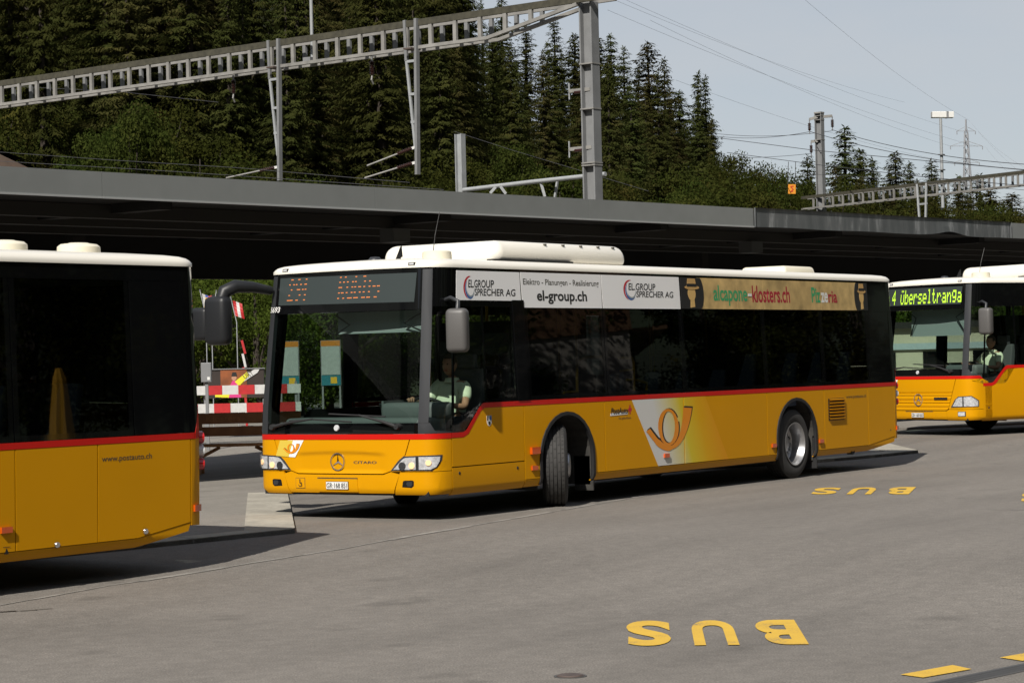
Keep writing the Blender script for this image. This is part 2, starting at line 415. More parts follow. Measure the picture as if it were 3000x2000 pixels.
def worn_paint():
    mt, t, o = nodes_mat('road_paint'); n = t.nodes; lk = t.links.new
    p = n.new('ShaderNodeBsdfPrincipled'); p.inputs['Roughness'].default_value = .7; lk(p.outputs[0], o.inputs['Surface'])
    c = n.new('ShaderNodeTexCoord'); z1 = n.new('ShaderNodeTexNoise'); z1.inputs['Scale'].default_value = 55; z1.inputs['Detail'].default_value = 4; z1.inputs['Roughness'].default_value = .7
    z2 = n.new('ShaderNodeTexNoise'); z2.inputs['Scale'].default_value = 3.2; z2.inputs['Detail'].default_value = 4
    for z in (z1, z2): lk(c.outputs['Object'], z.inputs['Vector'])
    ad = n.new('ShaderNodeMath'); ad.operation = 'ADD'; lk(z1.outputs['Fac'], ad.inputs[0]); lk(z2.outputs['Fac'], ad.inputs[1])
    r = n.new('ShaderNodeValToRGB'); e = r.color_ramp.elements; e[0].position = .55; e[0].color = (.56, .345, .035, 1); e[1].position = .66; e[1].color = (.17, .15, .12, 1)
    k = e.new(.30); k.color = (.64, .41, .04, 1); k = e.new(.60); k.color = (.44, .28, .045, 1)
    hv = n.new('ShaderNodeMath'); hv.operation = 'MULTIPLY'; hv.inputs[1].default_value = .5; lk(ad.outputs[0], hv.inputs[0]); lk(hv.outputs[0], r.inputs['Fac']); lk(r.outputs[0], p.inputs['Base Color'])
worn_paint()
mat('joint', (.21, .198, .18), .85, var=.4, scale=6)
mat('tar', (.03, .03, .03), .5)
mat('iron', (.10, .075, .065), .6, metal=.4, var=.3, scale=12)
mat('grate', (.085, .082, .078), .65, metal=.3)
mat('fascia', (.195, .206, .202), .55, var=.05, scale=3, var2=.07, scale2=.35)
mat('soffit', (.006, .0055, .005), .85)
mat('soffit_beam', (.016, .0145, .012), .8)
mat('bracket', (.06, .062, .062), .6)
def weathered():
    mt, t, o = nodes_mat('fascia_worn'); n = t.nodes; lk = t.links.new
    p = n.new('ShaderNodeBsdfPrincipled'); p.inputs['Roughness'].default_value = .5; lk(p.outputs[0], o.inputs['Surface'])
    c = n.new('ShaderNodeTexCoord'); mp_ = n.new('ShaderNodeMapping'); mp_.inputs['Scale'].default_value = (1.6, 1.6, .35); lk(c.outputs['Object'], mp_.inputs['Vector'])
    z = n.new('ShaderNodeTexNoise'); z.inputs['Scale'].default_value = 2.2; z.inputs['Detail'].default_value = 6; z.inputs['Roughness'].default_value = .65; lk(mp_.outputs[0], z.inputs['Vector'])
    r = n.new('ShaderNodeValToRGB'); e = r.color_ramp.elements; e[0].position = .4; e[0].color = (.075, .082, .085, 1); e[1].position = .72; e[1].color = (.30, .31, .315, 1)
    k = e.new(.56); k.color = (.105, .112, .115, 1)
    lk(z.outputs['Fac'], r.inputs['Fac']); lk(r.outputs[0], p.inputs['Base Color'])
weathered()
mat('fascia_edge', (.34, .35, .35), .5)
mat('steel_grey', (.19, .195, .20), .55, metal=.1, var=.12, scale=3, var2=.1, scale2=.4)
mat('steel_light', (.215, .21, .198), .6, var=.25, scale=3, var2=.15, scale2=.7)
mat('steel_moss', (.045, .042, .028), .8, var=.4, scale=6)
mat('steel_pale', (.30, .315, .325), .55, metal=.1, var=.12, scale=4)
mat('porcelain', (.035, .014, .012), .25)
mat('wire', (.05, .05, .055), .5)
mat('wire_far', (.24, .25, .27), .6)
mat('floodlight', (.62, .62, .60), .5, var=.05, scale=4)
mat('bark', (.035, .027, .02), .9, var=.3, scale=5)
mat('forest_floor', (.028, .034, .012), .9, var=.4, scale=.2)
mat('far_forest', (.018, .028, .014), .95, var=.5, scale=.05, var2=.3, scale2=.01)
mat('meadow', (.075, .085, .022), .9, var=.4, scale=1.5, var2=.3, scale2=.2)
leaf_mat('needles', (.0265, .0335, .0095), (.042, .0490, .0140), (.064, .0660, .0200), .55)
leaf_mat('needles_brown', (.0315, .0335, .0110), (.050, .0480, .0160), (.077, .0660, .0230), .6)
leaf_mat('leaves', (.024, .034, .0075), (.037, .049, .0105), (.060, .066, .0155), .5)
leaf_mat('leaves_near', (.035, .058, .010), (.055, .085, .014), (.085, .110, .022), .8)
leaf_mat('leaves_olive', (.024, .032, .0075), (.039, .046, .0105), (.066, .058, .0150), .6)

# ground: one sheet out to the horizon
def axis(a, b, st):
    far = [20, 45, 100, 250, 700, 3000]
    core = list(np.arange(a, b+1e-6, st)); return [a-q for q in reversed(far)]+core+[b+q for q in far]
gx, gy = axis(-45, 45, .75), axis(-20, 25, .75)
gv = [(x, y, road_h(x, y)) for x in gx for y in gy]; ny = len(gy)
gf = [(i*ny+j, (i+1)*ny+j, (i+1)*ny+j+1, i*ny+j+1) for i in range(len(gx)-1) for j in range(ny-1)]
me = bpy.data.meshes.new('ground'); me.from_pydata(gv, [], gf); tag(link_mesh('ground', me, 'asphalt', None, 60), 'grey asphalt forecourt of the bus station', kind='structure')

# raised pavement with saw-tooth bays
def gfn(lift):
    return lambda a, b, off: (a, b, road_h(a, b)+lift+off)
T0 = rayz(864, 1561, road_h); V0 = rayz(842, 1450, road_h); T1 = rayz(2690, 1327, road_h)
V1 = (T1[0]-5.5, T1[1]-4.6); T2 = (T1[0]-15.5, T1[1]+.4)
Q1 = rayz(251, 1623, road_h)
Q2 = (T0[0]+(Q1[0]-T0[0])*4.2, T0[1]+(Q1[1]-T0[1])*4.2)
pave_poly = [Q1, T0, V0, T1, V1, T2, (-70, T2[1]+1), (-70, -34), (50, -34), (50, Q2[1]-4), Q2]
pv_cuts = [(0, x) for x in np.arange(-40, 46, 1.5)]+[(1, y) for y in np.arange(-12, 4, 1.5)]
pavement = flatpoly('pavement', pave_poly, gfn(.042), 'pavement', None, pv_cuts, .3, smooth=30)
tag(pavement, 'raised light grey pavement beyond the kerb', kind='structure')
def kerb_run(a, b, wd, ln, mt='concrete', skip=0.):
    a = Vector(a); b = Vector(b); d = (b-a); n = max(1, int(d.length/ln)); d.normalize(); nrm = Vector((d.y, -d.x))  # towards the pavement
    L_ = (b-a).length/n
    for i in range(n):
        p = a+d*(i*L_+.008); q = a+d*((i+1)*L_-.008)
        po = [tuple(p), tuple(q), tuple(q+nrm*wd), tuple(p+nrm*wd)]
        flatpoly('kerb_stone', po, gfn(.05), mt, pavement, [(0, v) for v in np.arange(-40, 40, .5)], .33)
def toward(a, b, side):
    return (a, b) if side else (b, a)
kerb_run(T0, V0, -.52, 1.6); kerb_run(V0, T1, -.32, 1.0); kerb_run(T1, V1, -.52, 1.6); kerb_run(Q1, T0, -.30, 1.0); kerb_run(Q2, Q1, -.30, 1.0)

# painted words, dashes, drain, cover, asphalt joint
def ground_quad_fn(corners, lift):
    P4 = [np.array(rayz(u, v, road_h)) for u, v in corners]       # baseline-left, baseline-right, cap-right, cap-left
    def fn(a, b, off):
        q = (1-b)*((1-a)*P4[0]+a*P4[1])+b*((1-a)*P4[3]+a*P4[2])
        return (q[0], q[1], road_h(q[0], q[1])+lift+off)
    return fn
words = [([(2326, 1816), (1836, 1819), (1832, 1893), (2370, 1888)], 'yellow word BUS painted on the asphalt in the foreground'),
         ([(2684, 1427), (2393, 1429), (2370, 1448), (2662, 1448)], 'yellow word BUS painted on the road beside the rear wheel of the middle bus'),
         ([(3310, 1440), (2997, 1443), (2986, 1470), (3300, 1467)], 'yellow word BUS cut off by the right edge of the picture')]
for cr, lb in words:
    fn = ground_quad_fn(cr, .006)
    root = empty('road_word', (0, 0, 0))
    for ch, a0, a1 in (('B', 0., .245), ('U', .375, .62), ('S', .745, 1.0)):
        text_fit('painted_letter', ch, fn, a0, a1, 0, 1, 'road_paint', root, bold=.035)
    tag(root, lb, 'road marking', 'words painted on the road')
for cr, lb in (([(2638, 1977), (2791, 1949), (2847, 1961), (2705, 1986)], 'yellow dash painted beside the drain at the lower right'),
               ([(2929, 1927), (3085, 1899), (3150, 1910), (2996, 1937)], 'yellow dash painted at the right edge above the drain')):
    fn = ground_quad_fn(cr, .006)
    tag(flatpoly('painted_dash', [(0, 0), (1, 0), (1, 1), (0, 1)], fn, 'road_paint', None, [(0, k/8) for k in range(1, 8)]), lb, 'road marking', 'dashes by the drain')
dr = empty('drain_channel'); fn = ground_quad_fn([(2520, 2040), (3080, 1926), (3120, 1940), (2640, 2044)], .003)
flatpoly('channel_frame', [(0, 0), (1, 0), (1, 1), (0, 1)], fn, 'grate', dr, [(0, k/10) for k in range(1, 10)])
fn2 = ground_quad_fn([(2520, 2040), (3080, 1926), (3120, 1940), (2640, 2044)], .007)
sm = MB()
for i in range(110):
    for j in range(3):
        a, b = (i+.25)/110, .18+.24*j
        sm.quad(*[fn2(a+da/110, b+db, 0) for da, db in ((0, 0), (.5, 0), (.5, .13), (0, .13))])
so_ = sm.build('grate_slot', 'tar', dr); so_['kind'] = 'stuff'
tag(dr, 'grey slotted drain channel crossing the asphalt at the lower right', 'drain')
mc = rayz(1671, 1980, road_h); mz = road_h(*mc)
mh = empty('manhole_cover', (mc[0], mc[1], mz))
MB().lathe([(.0, .012), (.072, .012), (.078, .006), (.083, .006), (.083, -.02)], n=32, flip=True).build('cover_plate', 'iron', mh, 30)
MB().lathe([(.085, .004), (.10, .004), (.10, -.02)], n=32, flip=True).build('cover_ring', 'grate', mh, 30)
tag(mh, 'rusty round manhole cover at the bottom edge', 'manhole cover')
jp = [rayz(u, v, road_h) for u, v in ((-60, 1783), (330, 1713), (740, 1648), (1010, 1606), (1330, 1549), (1650, 1493), (1950, 1441), (2240, 1397), (2420, 1375))]
jm = MB()
random.seed(4)
for (x0, y0), (x1, y1) in zip(jp, jp[1:]):
    nseg = max(2, int(math.hypot(x1-x0, y1-y0)/.35))
    for k in range(nseg):
        t0, t1 = k/nseg, (k+1)/nseg; hw = random.uniform(.012, .05)
        a = (x0+(x1-x0)*t0, y0+(y1-y0)*t0); b = (x0+(x1-x0)*t1, y0+(y1-y0)*t1)
        jm.quad(*[(p[0], p[1]+s_, road_h(p[0], p[1])+.004) for p, s_ in ((a, -hw), (b, -hw), (b, hw), (a, hw))])
tag(jm.build('asphalt_joint', 'joint'), 'pale worn joint between two strips of asphalt', kind='structure')
for (u, v, L_) in ((30, 1800, .9), (270, 1712, .8)):
    q = rayz(u, v, road_h); cm = MB()
    for k in range(7):
        x = q[0]+(k-3.5)*L_/7; hw = .03*(1-abs(k-3)/4.5)*random.uniform(.6, 1.3); y = q[1]+.02*math.sin(k*1.7)-.06*k
        cm.quad(*[(xx, yy, road_h(xx, yy)+.005) for xx, yy in ((x, y-hw), (x+L_/7, y-.06-hw), (x+L_/7, y-.06+hw), (x, y+hw))])
    tag(cm.build('tar_repair', 'tar'), 'dark tar repair in the asphalt near the left edge', kind='structure')

# ---------------------------------------------------------------- station canopy
cA, cB = pix(0, 563, 30), pix(2959, 697, 51.65)
cdir = (cB-cA)/np.linalg.norm((cB-cA)[:2]); cn = np.array([-cdir[1], cdir[0], 0]); cn = cn if cn[1] < 0 else -cn   # away from the camera
CLEN = float(np.linalg.norm((cB-cA)[:2]))
FH = .335
def cpt(t, q, z=0.):           # metres along, metres back, metres above the lower edge
    return cA+cdir*t+cn*q+np.array([0, 0, z])
can = empty('station_canopy', tuple(cpt(0, 0, -3.95)))
co = np.array(can.location)
def cbox(name, t0, t1, q0, q1, z0, z1, mt, par=can):
    b = MB(); c = [cpt(t, q, z)-co for z in (z0, z1) for (t, q) in ((t0, q0), (t1, q0), (t1, q1), (t0, q1))]
    b.v = [tuple(p) for p in c]; b.f = [(0, 1, 2, 3)[::-1], (4, 5, 6, 7), (0, 1, 5, 4), (1, 2, 6, 5), (2, 3, 7, 6), (3, 0, 4, 7)]
    return b.build(name, mt, par)
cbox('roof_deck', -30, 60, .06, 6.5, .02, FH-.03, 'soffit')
# fascia sheets along the front edge, one by one
tw = (2208.7-0)/(2959.)
def tu(u):                    # metres along the canopy for a pixel column
    lo, hi = -40., 80.
    for _ in range(50):
        mdl = (lo+hi)/2; q = cpt(mdl, 0)-CAMP
        if 1500+FPX*(q@CR)/(q@CF) < u: lo = mdl
        else: hi = mdl
    return lo
edges = [-30, -14, tu(300), tu(1100), tu(1727), tu(2208.7)]
for a, b in zip(edges, edges[1:]):
    f = cbox('fascia_sheet', a+.004, b-.004, 0, .05, 0, FH, 'fascia')
    cbox('drip_edge', a+.004, b-.004, -.012, .03, -.022, .004, 'fascia_edge', f)
a, b = tu(2208.7), tu(2959)
# the weathered sheet, buckled along its lower edge
bk = tu(2777)
def wfn(s_, z_, off):
    zz = z_
    if z_ < .2: zz += .075*math.exp(-((s_-bk)/.55)**2)+.006*math.sin(s_*2.1)
    p = cpt(s_, -.012-off-.03*math.exp(-((s_-bk)/.8)**2)*(1-z_/FH), zz)-co; return tuple(p)
ws = flatpoly('weathered_sheet', [(a, -.01), (b, -.01), (b, FH+.012), (a, FH+.012)], wfn, 'fascia_worn', can, [(0, v) for v in np.arange(a, b, .15)]+[(1, .1), (1, .2), (1, .3)], -.03)
tag(ws, 'darker weathered fascia sheet with pale streaks and a buckled edge')
cbox('fascia_sheet', b+.004, b+18, 0, .05, 0, FH, 'fascia')
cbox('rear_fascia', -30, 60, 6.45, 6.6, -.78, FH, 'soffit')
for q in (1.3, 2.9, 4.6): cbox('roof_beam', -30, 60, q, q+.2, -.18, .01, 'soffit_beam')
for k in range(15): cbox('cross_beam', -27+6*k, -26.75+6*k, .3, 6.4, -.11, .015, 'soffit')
for u in (1232, 2297):
    t = tu(u)+.9
    cbox('bracket', t-.2, t+.2, 1.2, 1.5, -.40, -.18, 'bracket')
for t in (-12, 6, 24, 42):
    for q in (5.6,): cbox('column', t-.12, t+.12, q-.12, q+.12, -3.85, .0, 'soffit_beam')
tag(can, 'long flat grey station canopy with dark underside behind the buses', 'canopy')

# ---------------------------------------------------------------- hillside and mountains
FH2 = np.array([math.cos(YAW), math.sin(YAW), 0.]); RH2 = np.array([math.sin(YAW), -math.cos(YAW), 0.])
def hill(r, d):
    a = r/max(d, 1)
    k = .36-.23*ss(-.16, .0, a)-.07*ss(0, .09, a)-.045*ss(.08, .125, a)
    e = max(0., d-92); return k*e*min(1., .35+e/160)+.0
def rd(r, d): return CAMP*np.array([1, 1, 0])+FH2*d+RH2*r
hv, hf = [], []; dsn = [88, 92, 100, 112, 125, 140, 160, 185, 215, 250, 290, 340, 400, 480]; an = np.linspace(-.75, .42, 60)
for d in dsn:
    for a in an:
        p = rd(a*d, d); hv.append((p[0], p[1], hill(a*d, d)-.25 if d < 90 else hill(a*d, d)+.02))
nn = len(an)
hf = [(i*nn+j, i*nn+j+1, (i+1)*nn+j+1, (i+1)*nn+j) for i in range(len(dsn)-1) for j in range(nn-1)]
me = bpy.data.meshes.new('hillside'); me.from_pydata(hv, [], hf); tag(link_mesh('hillside', me, 'forest_floor', None, 80), 'forest floor of the wooded slope', kind='structure')
mv, mf = [], []; rng = random.Random(3); az0 = math.atan2(-FH2[1], -FH2[0]); NA = 90  # unseen valley ring, its heights set to hold back sky light
for i in range(NA+1):
    az = az0+R_(-150+300*i/NA)
    edge = ss(0, 8, min(i, NA-i)); dz_ = (math.degrees(az)+34+180) % 360-180; edge *= 1-.62*math.exp(-(dz_/38)**2)  # one sector lowered so the windscreen mirrors open sky
    for rr_, hh in ((260, 0), (380, 85), (560, 210), (800, 380), (1100, 430)):
        h_ = hh*(.25+.75*edge)*(1+.18*math.sin(i*.7+rr_*.01)+.1*math.sin(i*1.9))
        mv.append((CAMP[0]+math.cos(az)*rr_, CAMP[1]+math.sin(az)*rr_, h_-.3))
for i in range(NA):
    for j in range(4): mf.append((i*5+j, i*5+j+1, i*5+j+6, i*5+j+5))
me = bpy.data.meshes.new('unseen_mountains'); me.from_pydata(mv, [], mf); tag(link_mesh('unseen_mountains', me, 'far_forest', None, 80), 'unseen dark wooded valley sides, raised to cut the sky light', kind='structure')

# ---------------------------------------------------------------- trees
def kites(P, D, N, ln, wd):
    """numpy arrays of base points, directions, widths -> pointed four-cornered leaves"""
    n = len(P); S = np.cross(D, N); S /= np.linalg.norm(S, axis=1, keepdims=True)+1e-9
    a = P; b = P+D*ln[:, None]*.45+S*wd[:, None]*.5; c = P+D*ln[:, None]; d = P+D*ln[:, None]*.45-S*wd[:, None]*.5
    v = np.stack([a, b, c, d], 1).reshape(-1, 3); return v
def kite_mesh(name, v):
    n = len(v)//4; me = bpy.data.meshes.new(name); me.vertices.add(len(v)); me.vertices.foreach_set('co', v.ravel())
    me.loops.add(n*4); me.loops.foreach_set('vertex_index', np.arange(n*4, dtype=np.int32)); me.polygons.add(n)
    me.polygons.foreach_set('loop_start', np.arange(0, n*4, 4, dtype=np.int32)); me.polygons.foreach_set('loop_total', np.full(n, 4, dtype=np.int32)); me.update(calc_edges=True)
    return me
def spruce_meshes(seed, H=24., Rm=3.1, step=.40, ragged=.25, mt='needles'):
    g = np.random.default_rng(seed); P, D, N, ln, wd = [], [], [], [], []
    lean = g.uniform(-.012, .012, 2); z = H*.06
    gapz = g.uniform(.2, .9, 3)*H
    while z < H-.3:
        t = (z-H*.06)/(H*.94); Lm = Rm*((1-t)**.82)*(.92+.16*math.sin(z*1.3+seed))+.12
        nb = int(5+4*(1-t)); ph = g.uniform(0, 6.28)
        for k in range(nb):
            if g.random() < .13: continue
            az = ph+6.283*k/nb+g.normal(0, .25); L_ = Lm*g.uniform(1-ragged*1.6, 1+ragged*.7)
            if min(abs(z-gz) for gz in gapz) < .5: L_ *= .6
            o = np.array([math.cos(az), math.sin(az), 0]); sdv = np.array([-o[1], o[0], 0])
            z0 = z+g.normal(0, .12); rise = .25*t+.02; droop = .42*(1-t)+.12
            ns = max(2, int(L_/.125))
            for i in range(ns):
                q = (i+.6)/ns; r_ = L_*q; zz = z0+rise*r_-droop*L_*q**1.5+.10*L_*max(0, q-.75)
                c = o*r_+np.array([lean[0]*z, lean[1]*z, zz])
                spread = .62*L_*(1-q)**.7*q**.5+.10
                for sgn in (-1, 1, 0):
                    if sgn == 0 and g.random() < .35: continue
                    dv = o*g.uniform(.25, .8)+sdv*sgn*g.uniform(.5, 1.1)+np.array([0, 0, -g.uniform(.25, 1.0)])
                    dv /= np.linalg.norm(dv)
                    P.append(c+g.normal(0, .05, 3)); D.append(dv); nv = np.array([0, 0, 1.])+o*.55+g.normal(0, .32, 3); N.append(nv)
                    ln.append(g.uniform(.22, .38)+spread*.20); wd.append(g.uniform(.07, .14))
        z += step*g.uniform(.75, 1.25)*(1.1-.4*t)
    for i in range(10):
        P.append(np.array([lean[0]*H, lean[1]*H, H-.9+.08*i])); a = g.uniform(0, 6.28); D.append(np.array([.5*math.cos(a), .5*math.sin(a), .8])); N.append(g.normal(0, 1, 3)); ln.append(.42); wd.append(.09)
    v = kites(np.array(P), np.array(D), np.array(N), np.array(ln), np.array(wd)); me = kite_mesh('spruce_crown', v); me.materials.append(MATS[mt])
    tr = MB().tube([(lean[0]*H*k/5, lean[1]*H*k/5, -1.5 if k == 0 else H*k/5*.985) for k in range(6)], [.34, .28, .22, .15, .08, .015], 7)
    tm = bpy.data.meshes.new('spruce_trunk'); tm.from_pydata(tr.v, [], tr.f); tm.materials.append(MATS['bark'])
    return me, tm
def broad_meshes(seed, H=11., Rx=4., n=20000, mt='leaves', leaf=(.11, .21), nclump=46):
    g = np.random.default_rng(seed); cl = []
    for i in range(nclump):
        a = g.uniform(0, 6.28); q = g.uniform(0, 1)**.5; hz = g.uniform(.16, 1.)
        env = math.sqrt(max(.02, 1-((hz-.5)/.54)**2))
        cl.append((np.array([math.cos(a)*Rx*q*env*.85, math.sin(a)*Rx*q*env*.85, H*(.06+.86*hz)]), g.uniform(.16, .34)*Rx))
    per = n//nclump; P = []; NN = []
    for c, r in cl:
        u = g.normal(0, 1, (per, 3)); u /= np.linalg.norm(u, axis=1, keepdims=True)
        P.append(c+u*(r*g.uniform(.45, 1.08, (per, 1)))*np.array([1.1, 1.1, .8])); NN.append(u)
    P = np.concatenate(P); D = g.normal(0, 1, P.shape)+np.array([0, 0, -.35]); D /= np.linalg.norm(D, axis=1, keepdims=True)
    N = np.concatenate(NN)+np.array([0, 0, .35])+g.normal(0, .45, P.shape); ln = g.uniform(*leaf, len(P)); wd = ln*g.uniform(.55, .8, len(P))
    me = kite_mesh('leafy_crown', kites(P, D, N, ln, wd)); me.materials.append(MATS[mt])
    tr = MB().tube([(0, 0, -1.), (.05, .03, H*.3), (.1, -.05, H*.6), (.05, 0, H*.85)], [.2, .16, .1, .03], 6)
    for c, r in cl[:9]:
        tr.tube([(.06, 0, H*.25), tuple(c*np.array([.5, .5, .6])+np.array([0, 0, H*.1])), tuple(c)], [.09, .06, .02], 5)
    tm = bpy.data.meshes.new('limbs'); tm.from_pydata(tr.v, [], tr.f); tm.materials.append(MATS['bark'])
    return me, tm
SPR = [spruce_meshes(1, 24, 4.0, .34), spruce_meshes(2, 24, 3.5, .34, .3), spruce_meshes(3, 24, 4.5, .36, .28, 'needles_brown'), spruce_meshes(4, 24, 3.1, .34, .35), spruce_meshes(5, 24, 3.9, .38, .4, 'needles_brown'), spruce_meshes(6, 24, 4.2, .32, .22)]
BRD = [broad_meshes(11), broad_meshes(12, 11, 4.6, 22000, 'leaves_olive'), broad_meshes(13, 11, 3.6, 20000, 'leaves'), broad_meshes(14, 11, 4.2, 20000, 'leaves_olive')]
def put_tree(name, pair, loc, h, base_h, wide, rot, label, group, crown='crown'):
    e = empty(name, loc, (0, 0, rot)); s_ = h/base_h; e.scale = (s_*wide, s_*wide, s_)
    for nm, me in ((crown, pair[0]), ('trunk', pair[1])):
        c = bpy.data.objects.new(nm, me); COL.objects.link(c); c.parent = e
    tag(e, label, 'tree', group); return e
def px_rd(u, d): return (u-1500)/FPX*d, d
def top_at(u, v, d): return pix(u, v, d)[2]
rng = random.Random(21)
skyl = [(1484, -12, 240, 'tall spruce whose tip pokes up left of the sky gap above the steel beam'), (1556, 58, 260, 'spruce between the beam end and the sky gap'), (1648, 44, 235, 'pointed spruce just left of the tall catenary mast'),
        (1700, 96, 250, 'spruce directly behind the tall catenary mast'), (1757, 98, 255, 'slim spruce just right of the tall catenary mast'), (1786, 104, 240, 'spruce in the cluster right of the tall mast'), (1812, 98, 262, 'tallest spruce in the cluster right of the tall mast'), (1846, 134, 250, 'spruce at the right end of the cluster beside the tall mast'),
        (1884, 186, 270, 'shorter spruce in the dip of the treeline'), (1932, 119, 225, 'large spruce standing above the treeline right of centre'), (1966, 166, 235, 'spruce leaning against the large one right of centre'), (2054, 206, 215, 'left one of the twin spruces at the end of the tall forest'), (2084, 216, 216, 'right one of the twin spruces at the end of the tall forest'),
        (2010, 262, 235, 'spruce behind the twin spruces'), (2371, 450, 230, 'small spruce left of the grey mast with two arms'), (2481, 366, 235, 'tallest spruce right of the grey mast with two arms'), (2534, 434, 240, 'spruce second from the grey mast with two arms'), (2571, 459, 255, 'narrow spruce left of the floodlight pole'),
        (2640, 442, 250, 'bushy spruce left of the floodlight pole'), (2686, 470, 260, 'slim spruce close left of the floodlight pole'), (2737, 464, 245, 'spruce beside the floodlight pole'), (2812, 512, 250, 'spruce left of the lattice pylon foot'), (2868, 508, 240, 'spruce at the foot of the lattice pylon'), (2905, 545, 235, 'spruce right of the lattice pylon foot'), (2972, 566, 230, 'spruce at the right edge of the picture'), (3040, 575, 230, 'spruce half outside the right edge')]
for i, (u, v, d, lb) in enumerate(skyl):
    r, d = px_rd(u, d); p = rd(r, d); b = hill(r, d); tz = top_at(u, v, d); h = max(9., min(34., tz-b)); b = tz-h
    k = [0, 1, 3, 5, 1, 3, 0, 1, 3, 2, 1, 3, 3, 5, 1, 0, 5, 3, 5, 3, 1, 1, 0, 4, 2, 5][i]
    wd_ = [.95, 1, .95, 1.1, .8, 1., 1.05, .9, 1, 1.25, .95, .85, .7, 1.2, 1.2, 1.5, 1.3, 1., 1.35, 1., 1.15, 1.2, 1.5, 1.4, 1.7, 1.6][i]*1.5*min(1.25, max(.85, 24/h*.95))
    put_tree('spruce_tree', SPR[k], (p[0], p[1], b), h, 24., wd_, rng.uniform(0, 6.28), lb, 'spruces on the skyline')
sk_u = [-400, 1380, 1450, 1484, 1556, 1648, 1700, 1757, 1812, 1850, 1884, 1905, 1932, 1990, 2054, 2085, 2118, 2150, 2260, 2371, 2420, 2481, 2540, 2640, 2740, 2850, 3000, 3400]
sk_v = [-900, -300, 40, 60, 110, 100, 150, 150, 150, 190, 240, 250, 190, 240, 280, 290, 400, 470, 500, 500, 510, 440, 470, 490, 500, 550, 600, 630]
cnt = 0; placed = []
BANDS = [(300, 'above the brown house roof at the far left'), (560, 'left of the first hanging insulator'), (800, 'just left of the left dropper'), (1010, 'right of the pole standing on the beam'), (1215, 'just left of the right dropper'), (1345, 'between the right dropper and the short mast'),
         (1530, 'right of the short mast'), (1720, 'just left of the tall mast'), (1830, 'close right of the tall mast'), (1960, 'below the large spruce right of centre'), (2150, 'around the foot of the twin spruces'), (2400, 'left of the grey mast with two arms'), (2620, 'right of the grey mast with two arms'), (9999, 'behind the right beam')]
def band(u): return next(t for lim, t in BANDS if u < lim)
for d0, d1, num in ((118, 150, 46), (150, 190, 60), (190, 235, 62), (235, 285, 60), (285, 350, 52)):
    tries = 0; got = 0
    while got < num and tries < 4000:
        tries += 1; d = rng.uniform(d0, d1); u = rng.uniform(-160, 3100); r, _ = px_rd(u, d); p = rd(r, d)
        if u > 2280 and d < 172: continue
        if any((p[0]-q[0])**2+(p[1]-q[1])**2 < 12 for q in placed): continue
        b = hill(r, d); h = rng.uniform(15, 27) if u < 2150 else rng.uniform(12, 23)
        sv = np.interp(u, sk_u, sk_v); vt = 1000-FPX*(((np.array([p[0], p[1], b+h])-CAMP)@CU)/((np.array([p[0], p[1], b+h])-CAMP)@CF))
        if vt < sv: continue
        vcan = 490+(u)/3000*165
        if vt > vcan-30: continue
        placed.append(p); got += 1
        ks = rng.randrange(6); lb = ('tall ' if h > 21 else 'smaller ')+('brownish' if ks in (2, 4) else 'dark green')+(' spruce upslope ' if d > 200 else ' spruce downslope ')+band(u)
        put_tree('spruce_tree', SPR[ks], (p[0], p[1], b), h, 24., rng.uniform(.85, 1.25)*(1.25 if h < 16 else 1), rng.uniform(0, 6.28), lb, 'spruces of the forest')
brd = []
for i in range(230):
    u = rng.uniform(-150, 3080); d = rng.uniform(102, 150) if u < 2280 else rng.uniform(170, 200); r, _ = px_rd(u, d); p = rd(r, d)
    if any((p[0]-q[0])**2+(p[1]-q[1])**2 < 13 for q in brd): continue
    dens = 1. if u < 780 or 1200 < u < 2350 else .45
    if rng.random() > dens: continue
    b = hill(r, d); vcan = 490+u/3000*165
    vt_t = vcan-rng.uniform(10, 250 if u < 620 else 190 if 1300 < u < 1700 else 130 if u < 2100 else 125)*(1.0 if (u < 780 or u > 1200) else .45)
    sv = np.interp(u, sk_u, sk_v)+20; vt_t = max(vt_t, sv)
    tz = top_at(u, vt_t, d); h = tz-b
    if h < 5: continue
    h = min(h, 17)
    brd.append(p); k = rng.randrange(4)
    lb = ('tall ' if h > 10 else 'low ')+('olive' if k in (1, 3) else 'green')+' leafy tree '+band(u)
    put_tree('leafy_tree', BRD[k], (p[0], p[1], b-.5), h+.5, 11., rng.uniform(.75, 1.1)*min(1.2, max(.75, 10/h)), rng.uniform(0, 6.28), lb, 'leafy trees at the foot of the forest')
for u, v, d, k, lb in ((2145, 425, 186, 2, 'rounded green leafy tree at the foot of the twin spruces'), (2188, 455, 182, 1, 'olive leafy tree with a broad crown right of the twin spruces'), (2236, 462, 178, 0, 'green leafy tree midway between the twin spruces and the orange plate'), (2283, 492, 184, 3, 'low olive leafy tree just left of the orange signal plate'), (2345, 500, 182, 2, 'green leafy tree just right of the orange signal plate'), (2430, 505, 186, 1, 'olive leafy tree close right of the grey mast')):
    r, _ = px_rd(u, d); p = rd(r, d); b = hill(r, d); h = top_at(u, v, d)-b
    put_tree('leafy_tree', BRD[k], (p[0], p[1], b-.5), h+.5, 11., .62, rng.uniform(0, 6.28), lb, 'leafy trees at the foot of the forest')
